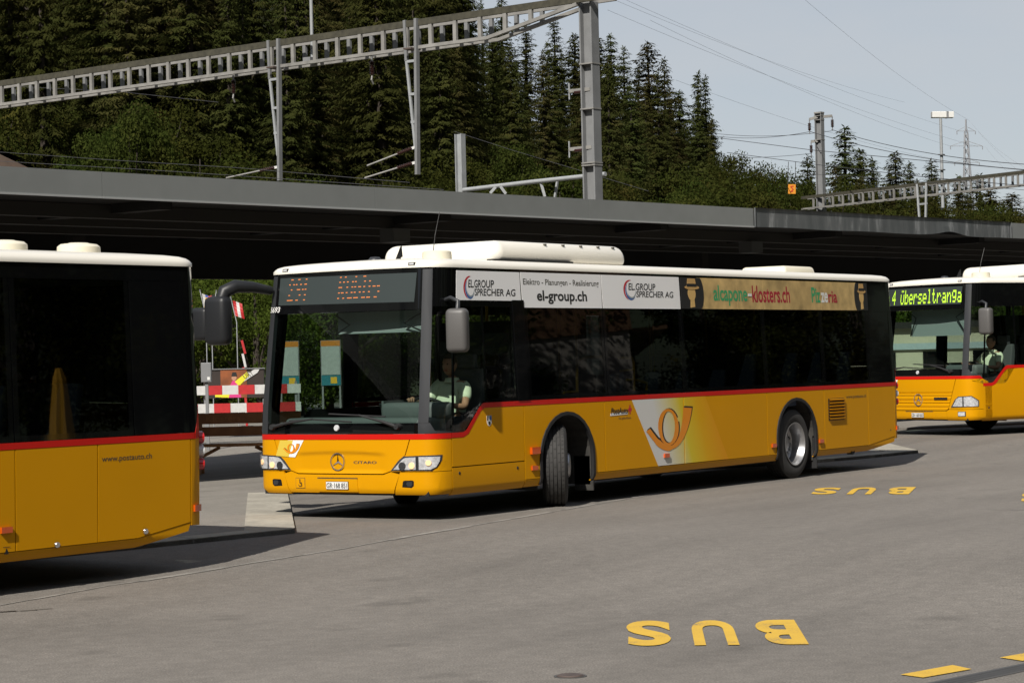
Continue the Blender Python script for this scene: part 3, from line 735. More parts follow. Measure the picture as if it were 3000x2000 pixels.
# shrubs behind the station, seen under the canopy between the buses and through their windows
BSH = [broad_meshes(31, 5., 2.6, 14000, 'leaves_near', (.07, .14), 34), broad_meshes(32, 5., 2.4, 14000, 'leaves_near', (.07, .14), 34)]
sh = [(590, 64, 4.0, 1), (668, 66, 4.6, 0), (745, 63, 4.4, 0), (640, 76, 6.6, 1), (720, 78, 7.2, 1), (560, 74, 6.0, 0), (800, 74, 6.5, 0), (870, 70, 5.2, 1), (960, 72, 5.0, 0), (1060, 74, 5.2, 1), (1180, 76, 5.0, 0), (2560, 104, 5.0, 0), (2660, 106, 5.4, 1), (2760, 107, 5.4, 0), (2860, 106, 5.2, 1), (2960, 108, 5.4, 0)]
for i, (u, d, h, k) in enumerate(sh):
    r, _ = px_rd(u, d); p = rd(r, d)
    put_tree('shrub', BSH[k], (p[0], p[1], -.1), h, 5., rng.uniform(.9, 1.15), rng.uniform(0, 6.28), ('bushy green shrub' if k == 0 else 'yellowish green shrub')+(' in the gap between the two left buses' if u < 780 else ' seen through the windscreen of the middle bus' if u < 1300 else ' seen through the windows of the right bus'), 'shrubs behind the station', 'foliage')['category'] = 'shrub'

# ================================================================ THE BUSES
SKCUTS = [(0, s_*v) for s_ in (-1, 1) for v in list(np.arange(.0, 1.7, .07))+list(np.arange(12.78, 14.23, .08))]+[(1, z) for z in (.30, .33, .36, 1.0, 1.26, 1.6, 1.9, 2.2, 2.5)]
SKCUTS = list(dict.fromkeys((a, round(float(b), 4)) for a, b in SKCUTS))
def sk(off, fnoff=None):
    if fnoff: return lambda a, b, o: skin(a, b, off+o+fnoff(a, b))
    return lambda a, b, o: skin(a, b, off+o)
def rect(s0, s1, z0, z1): return [(s0, z0), (s1, z0), (s1, z1), (s0, z1)]
def panel(name, poly, mt, par, off=0., depth=.02, cuts=None, fnoff=None):
    pts = poly if not isinstance(poly[0][0], (tuple, list)) else [p for q in poly for p in q]
    a0, a1 = min(p[0] for p in pts), max(p[0] for p in pts); b0, b1 = min(p[1] for p in pts), max(p[1] for p in pts)
    cs = [c for c in SKCUTS+(cuts or []) if (a0 < c[1] < a1 if c[0] == 0 else b0 < c[1] < b1)]
    return flatpoly(name, poly, sk(off, fnoff), mt, par, cs, depth)
G = .006    # half of a panel gap
def arch(xc, a=.555, zc=.56, b=.515, n=14):
    """points of a wheel opening from the rear foot over the top to the front foot, in s,z (s grows rearwards)"""
    return [(sx(xc)-a*math.cos(math.pi*k/n), zc+b*math.sin(math.pi*k/n)) for k in range(n+1)]
def over_arch(ar, s0, s1, z0, z1):
    """panel with a wheel opening, as convex pieces that share their edges"""
    a, b = ar[0], ar[-1]; ps = []
    if a[0] > s0+1e-4: ps += [rect(s0, a[0], z0, a[1]), rect(s0, a[0], a[1], z1)]
    if b[0] < s1-1e-4: ps += [rect(b[0], s1, z0, b[1]), rect(b[0], s1, b[1], z1)]
    for p, q in zip(ar, ar[1:]): ps.append([p, q, (q[0], z1), (p[0], z1)])
    return ps
def mirror_poly(poly): return [(-p[0], p[1]) for p in poly]
def star(par, s, z, r, off=.012):
    st = empty('star_emblem', (0, 0, 0), parent=par)
    fn = sk(off); n = 28; b = MB()
    ring = [[fn(s+q*math.cos(2*math.pi*k/n), z+q*math.sin(2*math.pi*k/n), o) for k in range(n)] for q, o in ((r, -.008), (r*.97, .008), (r*.86, .008), (r*.83, -.008))]
    for k in range(n):
        for a, c in zip(ring, ring[1:]): b.quad(a[k], a[(k+1) % n], c[(k+1) % n], c[k])
    b.build('ring', 'chrome', st, 50)
    b = MB()
    for k in range(3):
        a = math.pi/2+k*2*math.pi/3; tip = (s+r*.88*math.cos(a), z+r*.88*math.sin(a)); cpt_ = fn(s, z, .012); tp = fn(*tip, 0)
        for sg in (-1, 1):
            e = (s+r*.13*math.cos(a+sg*math.pi/3), z+r*.13*math.sin(a+sg*math.pi/3)); q = [cpt_, tp, fn(*e, -.002)]
            b.quad(*(q if sg < 0 else q[::-1]))
    b.build('points', 'chrome', st)
def tyre_wheel(par, x, y, steer=0., out=1, rear=False):
    """wheel with its outer face towards out*y"""
    wh = empty('wheel', (x, y, .475), (0, 0, steer), par)
    R0, wd = .475, .285; o = out; hw = wd/2
    prof = [(.285, -hw+.03), (.31, -hw+.005), (.38, -hw-.004), (.43, -hw+.004), (.458, -hw+.022)]
    # tread with grooves
    ys = np.linspace(-hw+.03, hw-.03, 6)
    for i in range(5):
        a, b = ys[i], ys[i+1]
        prof += [(R0, a+.006), (R0, b-.006)] + ([(R0-.016, b-.005), (R0-.016, b+.005)] if i < 4 else [])
    prof += [(.458, hw-.022), (.43, hw-.004), (.38, hw+.004), (.31, hw-.005), (.285, hw-.03)]
    t = MB().lathe([(r, h*o) for r, h in prof], axis='y', n=48, flip=(o < 0)).build('tyre', 'tyre', wh, 40)
    # cross cuts of the tread blocks
    gm = MB()
    for k in range(56):
        a = 2*math.pi*k/56
        for i in range(5):
            if i in (1, 2, 3) and (k+i) % 2: continue
            y0, y1 = ys[i]+.01, ys[i+1]-.01; yc = (y0+y1)/2; da = .006
            gm.quad(*[((R0+.0015)*math.cos(a+u_), yy, (R0+.0015)*math.sin(a+u_)) for u_, yy in ((-da, y0), (da, y0), (da+.012, y1), (-da+.012, y1))][::-1])
    g = gm.build('tread_cuts', 'tyre_groove', wh); g['kind'] = 'stuff'
    if rear: rp = [(.292, .135), (.300, .15), (.288, .15), (.262, .10), (.252, .02), (.246, -.03), (.205, -.055), (.14, -.052), (.135, -.015), (.115, .0), (.06, .01), (0., .01)]
    else: rp = [(.292, .135), (.300, .15), (.288, .15), (.262, .11), (.252, .08), (.235, .085), (.20, .12), (.15, .135), (.14, .17), (.11, .185), (.05, .19), (0., .19)]
    MB().lathe([(r, h*o) for r, h in rp], axis='y', n=40, flip=(o < 0)).build('rim', 'wheel_metal', wh, 40)
    MB().lathe([(r, h*o) for r, h in [(.29, -.12), (.25, -.12), (.24, -.06), (.0, -.06)]], axis='y', n=24, flip=(o > 0)).build('rim_back', 'wheel_dark', wh, 40)
    hm = MB(); zz = -.044 if rear else .105
    for k in range(8):
        a = 2*math.pi*(k+.5)/8; hm.lathe([(.0, zz*o+.006*o), (.030, zz*o+.006*o), (.03, zz*o-.02*o)], c=(.178*math.cos(a), 0, .178*math.sin(a)), axis='y', n=12, flip=(o < 0))
    hm.build('hand_holes', 'tyre_groove', wh)
    bm_ = MB(); zz = -.005 if rear else .145
    for k in range(10):
        a = 2*math.pi*k/10; bm_.lathe([(0, zz*o+.03*o), (.013, zz*o+.03*o), (.013, zz*o-.02*o)], c=(.125*math.cos(a), 0, .125*math.sin(a)), axis='y', n=6, flip=(o < 0))
    bm_.build('wheel_nuts', 'wheel_metal', wh)
    return wh
def lamp(par, name, s0, s1, z0, z1, mt, off=.002, th=.02):
    p = panel(name, rect(s0, s1, z0, z1), mt, par, off+th, th); return p
def side_lamp_px(x0, z0, w=.12, h=.05): return sx(x0)-w/2, sx(x0)+w/2, z0-h/2, z0+h/2

def make_bus(name, loc, rot, label, kind, group=None):
    old = kind == 'old'
    B = empty(name, loc, rot); tag(B, label, 'bus', group)
    ZT, ZB = (1.085, 1.03) if old else (.948, .889)         # front red stripe top and bottom
    # ---- dark inner shell seen in the panel gaps, chassis and floor
    arches = [arch(-2.705, .55), arch(-8.565, .56)]
    for sg in (1, -1):
        mk = (lambda pl: pl) if sg > 0 else mirror_poly
        f0, f1, r0, r1 = sx(-2.705)-.55, sx(-2.705)+.55, sx(-8.565)-.56, sx(-8.565)+.56
        pcs = [[(0, .30), (f0, .30), (f0, 1.2), (sx(-1.05), 1.2), (sx(-.6), ZB), (0, ZB)], over_arch(arches[0], f0, f1, .3, 1.2), rect(f1, r0, .30, 1.24), over_arch(arches[1], r0, r1, .3, 1.24),
               [(r1, .30), (sx(-10.85), .30), (S_RC, .42), (SMAX, .42), (SMAX, 1.24), (r1, 1.24)]]
        for pc in pcs: panel('body_shell', [mk(q) for q in pc] if isinstance(pc[0][0], (tuple, list)) else mk(pc), 'underbody', B, -.026, 0.)
    b = MB(); b.box((-1.05, 0, .30), (1.9, 2.3, .05)); b.box((-5.63, 0, .28), (4.6, 2.35, .06)); b.box((-10.4, 0, .40), (2.4, 2.3, .06)); b.box((-6, 0, .36), (11.4, 1.1, .06)); b.build('chassis', 'underbody', B)
    b = MB()
    for xa, xb, wd_ in ((-.3, -2.1, 2.36), (-2.1, -3.31, 1.08), (-3.31, -7.96, 2.36), (-7.96, -9.17, 1.08), (-9.17, -11.75, 2.36)): b.box(((xa+xb)/2, 0, .405), (xa-xb, wd_, .03))
    b.build('interior_floor', 'interior', B)
    for xc in (-2.705, -8.565):
        for sg in (1, -1):
            b = MB(); n = 14
            for k in range(n):
                q = []
                for kk in (k, k+1):
                    a_ = math.pi*kk/n; q.append((xc+.57*math.cos(a_), .56+.53*math.sin(a_)))
                b.quad((q[0][0], sg*1.25, q[0][1]), (q[1][0], sg*1.25, q[1][1]), (q[1][0], sg*.55, q[1][1]), (q[0][0], sg*.55, q[0][1]))
            b.quad(*[(xc+u_*.57, sg*.56, z_) for u_, z_ in ((-1, .25), (1, .25), (1, 1.1), (-1, 1.1))])
            b.quad((xc-.57, sg*1.22, .22), (xc-.57, sg*.6, .22), (xc-.57, sg*.6, .6), (xc-.57, sg*1.22, .6))
            b.quad((xc+.57, sg*1.22, .22), (xc+.57, sg*.6, .22), (xc+.57, sg*.6, .6), (xc+.57, sg*1.22, .6))
            b.build('wheel_housing', 'arch_liner', B)
    # ---- lower side panels
    seams = [-1.80, -3.545, -5.45, -7.70, -9.42, -10.845, -11.75] if not kind == 'left' else [-1.80, -3.545, -5.45, -7.70, -9.627, -10.58, -11.75]
    bend = -11.07 if kind == 'left' else -10.845
    zb_r = .455
    def zlow(x): return .361+(0 if x > bend else (zb_r-.361)*(bend-x)/(bend+11.75))
    for sg in (1, -1):
        mk = (lambda pl: pl) if sg > 0 else mirror_poly
        x_in = -.375
        # first panel behind the front corner, with the flap below
        up = [(sx(x_in)+G, .572+G), (sx(seams[0])-G, .572+G), (sx(seams[0])-G, 1.200), (sx(-1.02), 1.200), (sx(-.94), 1.165), (sx(-.70), .925), (sx(-.60), .889), (sx(x_in)+G, .889)]
        if sg > 0:
            panel('side_panel', mk(up), 'paint_yellow', B); fl = panel('service_flap', mk(rect(sx(x_in)+G, sx(seams[0])-G, .268, .572-G)), 'paint_yellow', B)
            for x_ in (-.51, -1.65):
                q = skin(sx(x_), .502, 0.); MB().lathe([(0, .004), (.016, .004), (.018, .001), (.018, -.01)], c=q, axis='y', n=14).build('lock', 'ink_black', fl)
        else:   # entrance door on the far side
            dz = panel('front_door', mk(rect(sx(-.45), sx(-1.75), .33, .55)), 'black_panel', B)
        # panels with wheel openings
        ar = arch(-2.705)
        panel('side_panel', [mk(q) for q in over_arch(ar, sx(seams[0])+G, sx(seams[1])-G, .361, 1.2)], 'paint_yellow', B)
        panel('skirt', mk(rect(sx(seams[0])+G, ar[0][0], .272, .361-G)), 'paint_yellow', B)
        ar2 = arch(-8.565, .565, .58, .50)
        panel('side_panel', mk(rect(sx(seams[1])+G, sx(seams[2])-G, .361, 1.2)), 'paint_yellow', B)
        panel('side_panel', mk(rect(sx(seams[2])+G, sx(seams[3])-G, .361, 1.2)), 'paint_yellow', B)
        panel('side_panel', [mk(q) for q in over_arch(ar2, sx(seams[3])+G, sx(seams[4])-G, .361, 1.2)], 'paint_yellow', B)
        panel('skirt', mk(rect(ar[-1][0], ar2[0][0], .270, .361-G)), 'paint_yellow', B)
        hin = panel('engine_panel', mk([(sx(seams[4])+G, .361), (sx(seams[5])-G, zlow(seams[5])), (sx(seams[5])-G, 1.2), (sx(seams[4])+G, 1.2)]), 'paint_yellow', B)
        if bend < seams[5]: pl = [(sx(seams[5])+G, .361), (sx(bend), .361), (sx(-11.75)-G, zb_r), (sx(-11.75)-G, 1.2), (sx(seams[5])+G, 1.2)]
        else: pl = [(sx(seams[5])+G, .361), (sx(-11.75)-G, zb_r), (sx(-11.75)-G, 1.2), (sx(seams[5])+G, 1.2)]
        panel('rear_side_panel', mk(pl), 'paint_yellow', B)
        panel('skirt', mk([(ar2[-1][0], .272), (sx(bend), .274), (sx(-11.72), .375), (sx(-11.75), zb_r-G), (sx(bend), .361-G), (ar2[-1][0], .361-G)]), 'paint_yellow', B, -.004)
        # wheel arch rims
        for a_ in (ar, ar2):
            cxs = (a_[0][0]+a_[-1][0])/2; oo = [(p[0]+(p[0]-cxs)*.075, .56+(p[1]-.56)*1.065) for p in a_]
            oo = [(oo[0][0], .285)]+oo+[(oo[-1][0], .285)]; ii = [(a_[0][0]+.004, .285)]+[(p[0]*.992+cxs*.008, p[1]-.006) for p in a_]+[(a_[-1][0]-.004, .285)]
            pl = [mk([oo[k], oo[k+1], ii[k+1], ii[k]]) for k in range(len(oo)-1)]
            panel('arch_rim', pl, 'rubber', B, .014, .035)
        # red stripe along the waist
        red = [(sx(-1.02), 1.203), (S_RC+.09, 1.203), (S_RC+.09, 1.258), (sx(-1.0), 1.258), (sx(-.965), 1.245), (sx(-.915), 1.21), (sx(-.66), .968), (sx(-.60), .948), (sx(x_in)+G, .948), (sx(x_in)+G, .892), (sx(-.60), .892), (sx(-.70), .928), (sx(-.94), 1.168)]
        panel('red_stripe', mk(red) if sg > 0 else mk(rect(sx(-1.9), S_RC+.09, 1.203, 1.258)), 'paint_red', B, .002, .02)
        # rear corner
        panel('rear_corner_panel', mk([(sx(-11.75)+G, zb_r-.03), (13.35, .40), (13.35, 1.24), (S_RC+.10, 1.24), (S_RC+.10, 1.2), (sx(-11.75)+G, 1.2)]), 'paint_yellow', B, .0)
        panel('rear_corner_stripe', mk([(S_RC+.10, 1.203), (S_RC+.10, 1.262), (13.14, 1.72), (13.28, 1.72), (13.28, 1.60), (S_RC+.19, 1.245), (S_RC+.19, 1.203)]), 'paint_red', B, .003)
        panel('rear_corner_post', mk([(S_RC+.20, 1.245), (13.35, 1.245), (13.35, 1.72), (13.29, 1.72), (13.285, 1.59)]), 'paint_yellow', B, .001)
        lc = [('tail_lamp', 1.205, 'lamp_red'), ('reversing_lamp', 1.085, 'lamp_clear'), ('brake_lamp', .965, 'lamp_red')]
        for nm, zc, mt_ in lc:
            q = [(S_RC+.27+.05*math.cos(2*math.pi*k/16), zc+.056*math.sin(2*math.pi*k/16)) for k in range(16)]
            panel(nm, mk(q), mt_, B, .055, .065)
        lamp(B, 'side_marker', *(mk([(sx(-11.84), .575)])[0][0]+k for k in (-.055, .055)), .545, .605, 'lamp_amber', .0, .02)
    # ---- windows: dark band above the waist, glass panes, pillars
    bays = [(-1.93, -3.635), (-3.64, -5.51), (-5.515, -7.72), (-7.725, -9.45), (-9.455, -10.93)]
    if kind == 'left': bays = [(-1.93, -3.635), (-3.64, -5.51), (-5.515, -7.72), (-7.725, -9.62), (-9.625, -11.03)]
    ztop = 2.31 if kind == 'middle' else 2.62
    for sg in (1, -1):
        mk = (lambda pl: pl) if sg > 0 else mirror_poly
        for (xa, xb) in bays:
            s0, s1 = sx(xa)+.004, sx(xb)-.004; i = .055
            w_ = panel('side_window', mk(rect(s0+i, s1-i, 1.262+i*.9, ztop)), 'glass_far' if (sg < 0 and xa > -3.7) else 'glass_side', B, 0., 0.)
            fr = [[(s0, 1.262), (s1, 1.262), (s1-i, 1.262+i*.9), (s0+i, 1.262+i*.9)], [(s1, 1.262), (s1, ztop), (s1-i, ztop), (s1-i, 1.262+i*.9)], [(s0, 1.262), (s0+i, 1.262+i*.9), (s0+i, ztop), (s0, ztop)]]
            panel('window_border', [mk(p) for p in fr], 'black_gloss', w_, 0., .012)
            sm_ = (s0+s1)/2
        up0 = sx(-.40) if sg > 0 else 1.2
        panel('upper_band', mk(rect(1.21, sx(-1.93), 2.33, 2.77)), 'black_gloss', B, 0., .015)
        panel('upper_band', mk(rect(sx(-1.93)+.003, sx(-11.0), ztop+.003, 2.77)), 'black_gloss', B, 0., .015)
        panel('rear_quarter', mk(rect(sx(-10.94 if kind != 'left' else -11.04), S_RC+.09, 1.262, ztop)), 'black_panel', B, 0., .015)
        panel('rear_quarter', mk(rect(sx(-11.0)+.003, S_RC+.09, ztop+.003, 2.77)), 'black_panel', B, 0., .015)
        panel('rear_pillar', mk([(S_RC+.095, 1.27), (13.28, 1.75), (13.35, 1.75), (13.35, 2.77), (S_RC+.095, 2.77)]), 'black_panel', B, 0., .015)
        if sg > 0:
            panel('window_post', mk(rect(sx(-1.69), sx(-1.925), 1.262, 2.405)), 'black_panel', B, .010, .02)
        else:
            d_ = panel('front_door_glass', mk(rect(sx(-.5), sx(-1.7), .56, 2.3)), 'glass_driver', B, 0., 0.)
            panel('door_pillar', mk(rect(sx(-1.7), sx(-1.925), .36, 2.33)), 'black_panel', B, 0., .02)
            panel('door_pillar', mk(rect(1.21, sx(-.5), ZT, 2.33)), 'black_panel', B, 0., .02)
    # rear face
    panel('rear_panel', [(13.36, .42), (SMAX, .42), (SMAX, 1.5), (13.36, 1.5)], 'paint_yellow', B); panel('rear_panel', mirror_poly([(13.36, .42), (SMAX, .42), (SMAX, 1.5), (13.36, 1.5)]), 'paint_yellow', B)
    panel('rear_window', [(13.36, 1.51), (SMAX, 1.51), (SMAX, 2.77), (13.36, 2.77)], 'black_gloss', B); panel('rear_window', mirror_poly([(13.36, 1.51), (SMAX, 1.51), (SMAX, 2.77), (13.36, 2.77)]), 'black_gloss', B)
    # ---- roof
    NS = 150; ringz = [(0, 2.758, .012), (0, 2.788, .012), (.010, 2.812, .004), (.03, 2.832, 0), (.075, 2.848, 0), (.17, 2.862, 0), (.40, 2.878, 0), (.8, 2.892, 0)]
    ss_ = sorted(set([round(v, 4) for v in list(np.linspace(0, 1.6, 26))+list(np.linspace(1.7, 12.7, 24))+list(np.linspace(12.75, SMAX, 22))]))
    full = [-v for v in reversed(ss_)][1:-1]+ss_
    full = [-v for v in ss_[::-1] if v > 0 and v < SMAX-1e-3]+ss_
    b = MB(); nS = len(full)
    for ins, z_, of in ringz:
        for s_ in full:
            x_, y_, _ = skin(s_, 2.77, of)
            ky = (1.2-ins)/1.2; kx = (5.9-ins*1.1)/5.9
            fz = 1.0 if x_ > -.9 else 0
            zc = z_ + (.012*(1-(y_/1.2)**2))*(1 if ins > 0 else .4)
            b.v.append((-6.05+(x_+6.05)*kx, y_*ky, zc))
    for k in range(len(ringz)-1):
        for j in range(nS):
            a_, c_ = k*nS+j, k*nS+(j+1) % nS; b.f.append((a_, c_, c_+nS, a_+nS))
    b.f.append(tuple((len(ringz)-1)*nS+j for j in range(nS)))
    roof = b.build('roof', 'paint_white', B, 50)
    for sg in (-1, 1):
        q = MB(); fn = sk(.016); s_ = sg*.95
        lm = panel('roof_marker_lamp', rect(s_-.045, s_+.045, 2.785, 2.82), 'ink_black', B, .016, .03); panel('lens', rect(s_-.03, s_+.03, 2.792, 2.812), 'lamp_clear', lm, .02, .01)
    # ---- front
    if not old:
        hood = [(-.945, ZB-.003), (-.885, .72), (-.86, .70), (-.715, .552), (-.64, .528), (-.59, .516), (.59, .516), (.64, .528), (.70, .548), (.86, .70), (.885, .72), (.945, ZB-.003)]
        def rec(a, b_):
            kx = 1-ss(.52, .68, abs(a)); dz = .012*(abs(a) < .1)
            top = .765-.02*(abs(a)/.6)**2
            kz = ss(.515, .56, b_)*(1-ss(top-.04, top, b_)); return -.016*kx*kz
        hd = panel('hood', hood, 'paint_yellow', B, 0., .03, [(0, v) for v in np.arange(-.93, .94, .05)]+[(1, v) for v in np.arange(.52, .89, .018)], rec)
        for sg in (1, -1):
            mk = (lambda pl: pl) if sg > 0 else mirror_poly
            panel('front_corner_panel', mk([(.957, ZB-.003), (.897, .72), (.872, .70), (.725, .548), (.70, .541), (sx(-.375)-G, .541), (sx(-.375)-G, ZB-.003)]), 'paint_yellow', B, 0., .03)
            panel('bumper_corner', mk([(.735, .285), (.82, .535), (sx(-.375)-G, .535), (sx(-.375)-G, .285)]), 'paint_yellow', B, 0., .04)
            # head lamp: housing, reflectors, bulbs, clear lens
            out = [(.703, .549), (.80, .655), (.868, .706), (1.10, .715), (1.334, .717), (1.325, .66), (1.27, .59), (1.205, .547)]
            hl = panel('headlight', mk(out), 'dark_grey', B, .004, .02)
            panel('reflector', mk([(.74, .562), (.86, .672), (.9, .692), (1.03, .697), (1.03, .562)]), 'reflector', hl, .015, .01, None, lambda a, b_: .006*math.sin(abs(a)*60)*math.cos(b_*50))
            panel('turn_reflector', mk([(1.065, .562), (1.065, .70), (1.30, .70), (1.29, .65), (1.25, .59), (1.19, .562)]), 'reflector', hl, .015, .01, None, lambda a, b_: .005*math.sin(abs(a)*50)*math.cos(b_*60))
            for sc_, zc_, r_, mt_ in ((.98, .605, .035, 'lamp_bulb'), (.86, .60, .045, 'dark_grey'), (1.17, .635, .03, 'lamp_bulb')):
                panel('bulb', mk([(sc_+r_*math.cos(2*math.pi*k/14), zc_+r_*math.sin(2*math.pi*k/14)) for k in range(14)]), mt_, hl, .024, .01)
            panel('lens', mk(out), 'glass_clear', hl, .032, .0)
            fg = panel('fog_lamp', mk([(.845, .372), (.965, .365), (.992, .385), (.995, .435), (.975, .446), (.87, .443), (.855, .43)]), 'black_panel', B, .003, .02)
            panel('lens', mk([(.915, .382), (.96, .379), (.975, .395), (.975, .425), (.96, .432), (.91, .43), (.9, .405)]), 'dark_grey', fg, .007, .01)
        panel('bumper', [(-.81, .508), (-.70, .536), (-.60, .504), (.60, .504), (.70, .536), (.81, .508), (.725, .30), (-.725, .30)], 'paint_yellow', B, 0., .04, [(1, .47), (1, .33)])
        panel('plate_recess', [(-.30, .457), (.254, .460), (.262, .312), (-.295, .312)], 'paint_yellow', B, .006, .012)
        panel('painted_lip_shade', rect(-.305, .258, .459, .470), 'ink_grey', B, .008, .008)  # dark strip painted as the shade along the top of the recess
        q = panel('emblem_field', [(-.80, .70), (-.74, ZB-.006), (-.50, ZB-.006), (-.633, .692)], 'ad_white', B, .004, .004)
        panel('emblem_blend', [(-.93, .707), (-.86, ZB-.008), (-.66, ZB-.008), (-.73, .696)], 'horn_yellow', q, .006, .003)
        posthorn(q, lambda a, b_, o: skin(-.80+a*.245, .735+b_*.115, .009+o), small=True)
        text_fit('model_lettering', 'CITARO', sk(-.0145), .195, .507, .624, .654, 'chrome_dark', B, .02)
        w3 = panel('wheelchair_sign', rect(-.632, -.493, .347, .464), 'ink_grey', B, .002, .003); panel('sign_field', rect(-.627, -.498, .352, .459), 'paint_yellow', w3, .004, .003)
        fn = sk(.008); b = MB(); n = 18
        for k in range(13):
            a0, a1 = math.pi*(1.05+k/13*1.35), math.pi*(1.05+(k+1)/13*1.35)
            b.quad(*[fn(-.562+r_*math.cos(a_), .392+r_*math.sin(a_), 0) for r_, a_ in ((.028, a0), (.028, a1), (.020, a1), (.020, a0))][::-1])
        b.quad(*[fn(a_, c_, 0) for a_, c_ in ((-.572, .405), (-.563, .405), (-.560, .43), (-.572, .43))]); b.quad(*[fn(a_, c_, 0) for a_, c_ in ((-.567, .398), (-.540, .398), (-.540, .406), (-.567, .406))])
        b.quad(*[fn(a_, c_, 0) for a_, c_ in ((-.540, .372), (-.530, .372), (-.540, .406), (-.550, .406))]); b.quad(*[fn(-.566+.009*math.cos(2*math.pi*k/8), .441+.009*math.sin(2*math.pi*k/8), 0) for k in range(8)])
        b.build('wheelchair_symbol', 'ink_black', w3)
        star(B, -.02, .645, .102, -.008); zpl, plate = .384, 'GR·168 851'
    else:
        hood = [(-.90, ZB-.003), (-.72, .50), (-.66, .465), (.66, .465), (.70, .47), (.74, .50), (.92, ZB-.003)]
        hd = panel('hood', hood, 'paint_yellow', B, 0., .03, [(0, v) for v in np.arange(-.8, .81, .1)]+[(1, z_) for z_ in np.arange(.48, .84, .012)], lambda a, b_: -.014*sum(math.exp(-((b_-z_)/.007)**2) for z_ in (.52, .585, .65, .715, .78)))
        for sg in (1, -1):
            mk = (lambda pl: pl) if sg > 0 else mirror_poly
            panel('front_corner_panel', mk([(.932, ZB-.003), (.752, .50), (.755, .485), (sx(-.60)-G, .485), (sx(-.60)-G, .885), (sx(-.5), ZB-.05), (sx(-.375), ZB-.003)]), 'paint_yellow', B, 0., .03)
            panel('bumper_corner', mk([(.70, .285), (.70, .455), (.75, .478), (sx(-.60)-G, .478), (sx(-.60)-G, .285)]), 'paint_yellow', B, 0., .04)
            out = [(.80, .515), (.90, .66), (.98, .715), (1.24, .725), (1.38, .64), (1.38, .53)]
            hl = panel('headlight', mk(out), 'dark_grey', B, .004, .02)
            panel('reflector', mk([(.85, .535), (.93, .66), (.99, .70), (1.07, .703), (1.07, .535)]), 'reflector', hl, .015, .01, None, lambda a, b_: .006*math.sin(abs(a)*60)*math.cos(b_*50))
            panel('turn_reflector', mk([(1.10, .535), (1.10, .705), (1.23, .71), (1.36, .63), (1.36, .535)]), 'reflector', hl, .015, .01, None, lambda a, b_: .005*math.sin(abs(a)*50)*math.cos(b_*60))
            panel('lens', mk(out), 'glass_clear', hl, .03, .0)
            fg = panel('fog_lamp', mk(rect(.96, 1.13, .355, .445)), 'dark_grey', B, .004, .02); panel('lens', mk(rect(.975, 1.115, .365, .435)), 'reflector', fg, .012, .01)
        panel('bumper', rect(-.695, .695, .30, .452), 'paint_yellow', B, 0., .04)
        panel('plate_recess', rect(-.34, .36, .315, .435), 'paint_yellow', B, -.012+.018, .012); panel('painted_lip_shade', rect(-.345, .365, .437, .448), 'ink_grey', B, .008, .008)  # recess shade painted as a dark strip here too
        nm = panel('name_bar', rect(.40, .72, .655, .70), 'ink_black', B, .006, .006); text_fit('model_lettering', 'CITARO', sk(.010), .43, .69, .664, .69, 'chrome_dark', nm, .03)
        panel('emblem_field', [(-.82, ZB-.006), (-.55, ZB-.006), (-.66, .83), (-.76, .83)], 'ad_white', B, .004, .004)
        star(B, 0, .655, .115, .004); zpl, plate = .375, 'GR·168 850'
    lp = panel('licence_plate', rect(-.178, .136, zpl-.045, zpl+.045), 'ink_black', B, .012, .012)
    pw = panel('plate_face', rect(-.173, .131, zpl-.040, zpl+.040), 'plate_white', lp, .016, .004)
    text_fit('plate_number', plate, sk(.018), -.165, .122, zpl-.028, zpl+.028, 'ink_black', lp, .012)
    sE = sx(-.375)-G
    panel('front_red_stripe', rect(-sE, sE, ZB, ZT) if not old else [(-sx(-.375), ZB), (sx(-.375), ZB), (sx(-.30), ZT), (-sx(-.30), ZT)], 'paint_red', B, .003, .02)
    if old:   # corner flank between front and driver's window
        panel('side_panel', [(sx(-.60)+G, .268), (sx(-1.8)-G, .268), (sx(-1.8)-G, 1.2), (sx(-1.25), 1.2), (sx(-.95), .90), (sx(-.60)+G, .88)], 'paint_yellow', B, .001)
        panel('front_red_edge', [(sx(-1.25), 1.2), (sx(-1.02), 1.2), (sx(-1.02), 1.258), (sx(-1.22), 1.258)], 'paint_red', B, .004)
    # windscreen: black surround, clear glass, destination box behind glass
    y0, y1 = 1.055, 1.10
    zg0, zg1 = ZT+.12, 2.30
    b0, b1 = zg0, zg1
    sur = [[(-1.15, ZT+.003), (1.15, ZT+.003), (1.15, zg0), (-1.15, zg0)]]
    panel('windscreen_surround', sur, 'black_gloss', B, -.004, .02)
    for sg in (1, -1):
        mk = (lambda pl: pl) if sg > 0 else mirror_poly
        panel('a_pillar', mk([(1.06, zg0), (1.175, zg0), (1.20, 2.0), (1.205, 2.74), (1.09, 2.74), (1.075, 1.8)]), 'dark_grey', B, .004, .05)
        panel('a_pillar_foot', mk([(1.06, ZT+.003), (sx(-.375) if not old else sx(-.33), ZT+.003), (sx(-.375) if not old else sx(-.33), ZT+.02), (1.25, ZT+.03), (1.19, zg0), (1.06, zg0)]), 'dark_grey', B, .002, .04)
    gl = panel('windscreen', [(-1.075, zg0+.06), (-1.03, zg0), (1.03, zg0), (1.075, zg0+.06), (1.085, zg1), (-1.085, zg1)], 'glass_front', B, 0., 0.)
    hdr = panel('destination_panel', rect(-1.09, 1.09, 2.302, 2.755), 'black_panel', B, -.002, .03)
    ld = panel('destination_display', [(-1.03, 2.405), (.985, 2.385), (1.015, 2.705), (-1.035, 2.715)], 'led_panel', hdr, .002, .003)
    dots = MB(); fn = sk(.005)
    def dot(a, c_, r_): dots.quad(*[fn(a+da, c_+dc, 0) for da, dc in ((-r_, -r_), (r_, -r_), (r_, r_), (-r_, r_))])
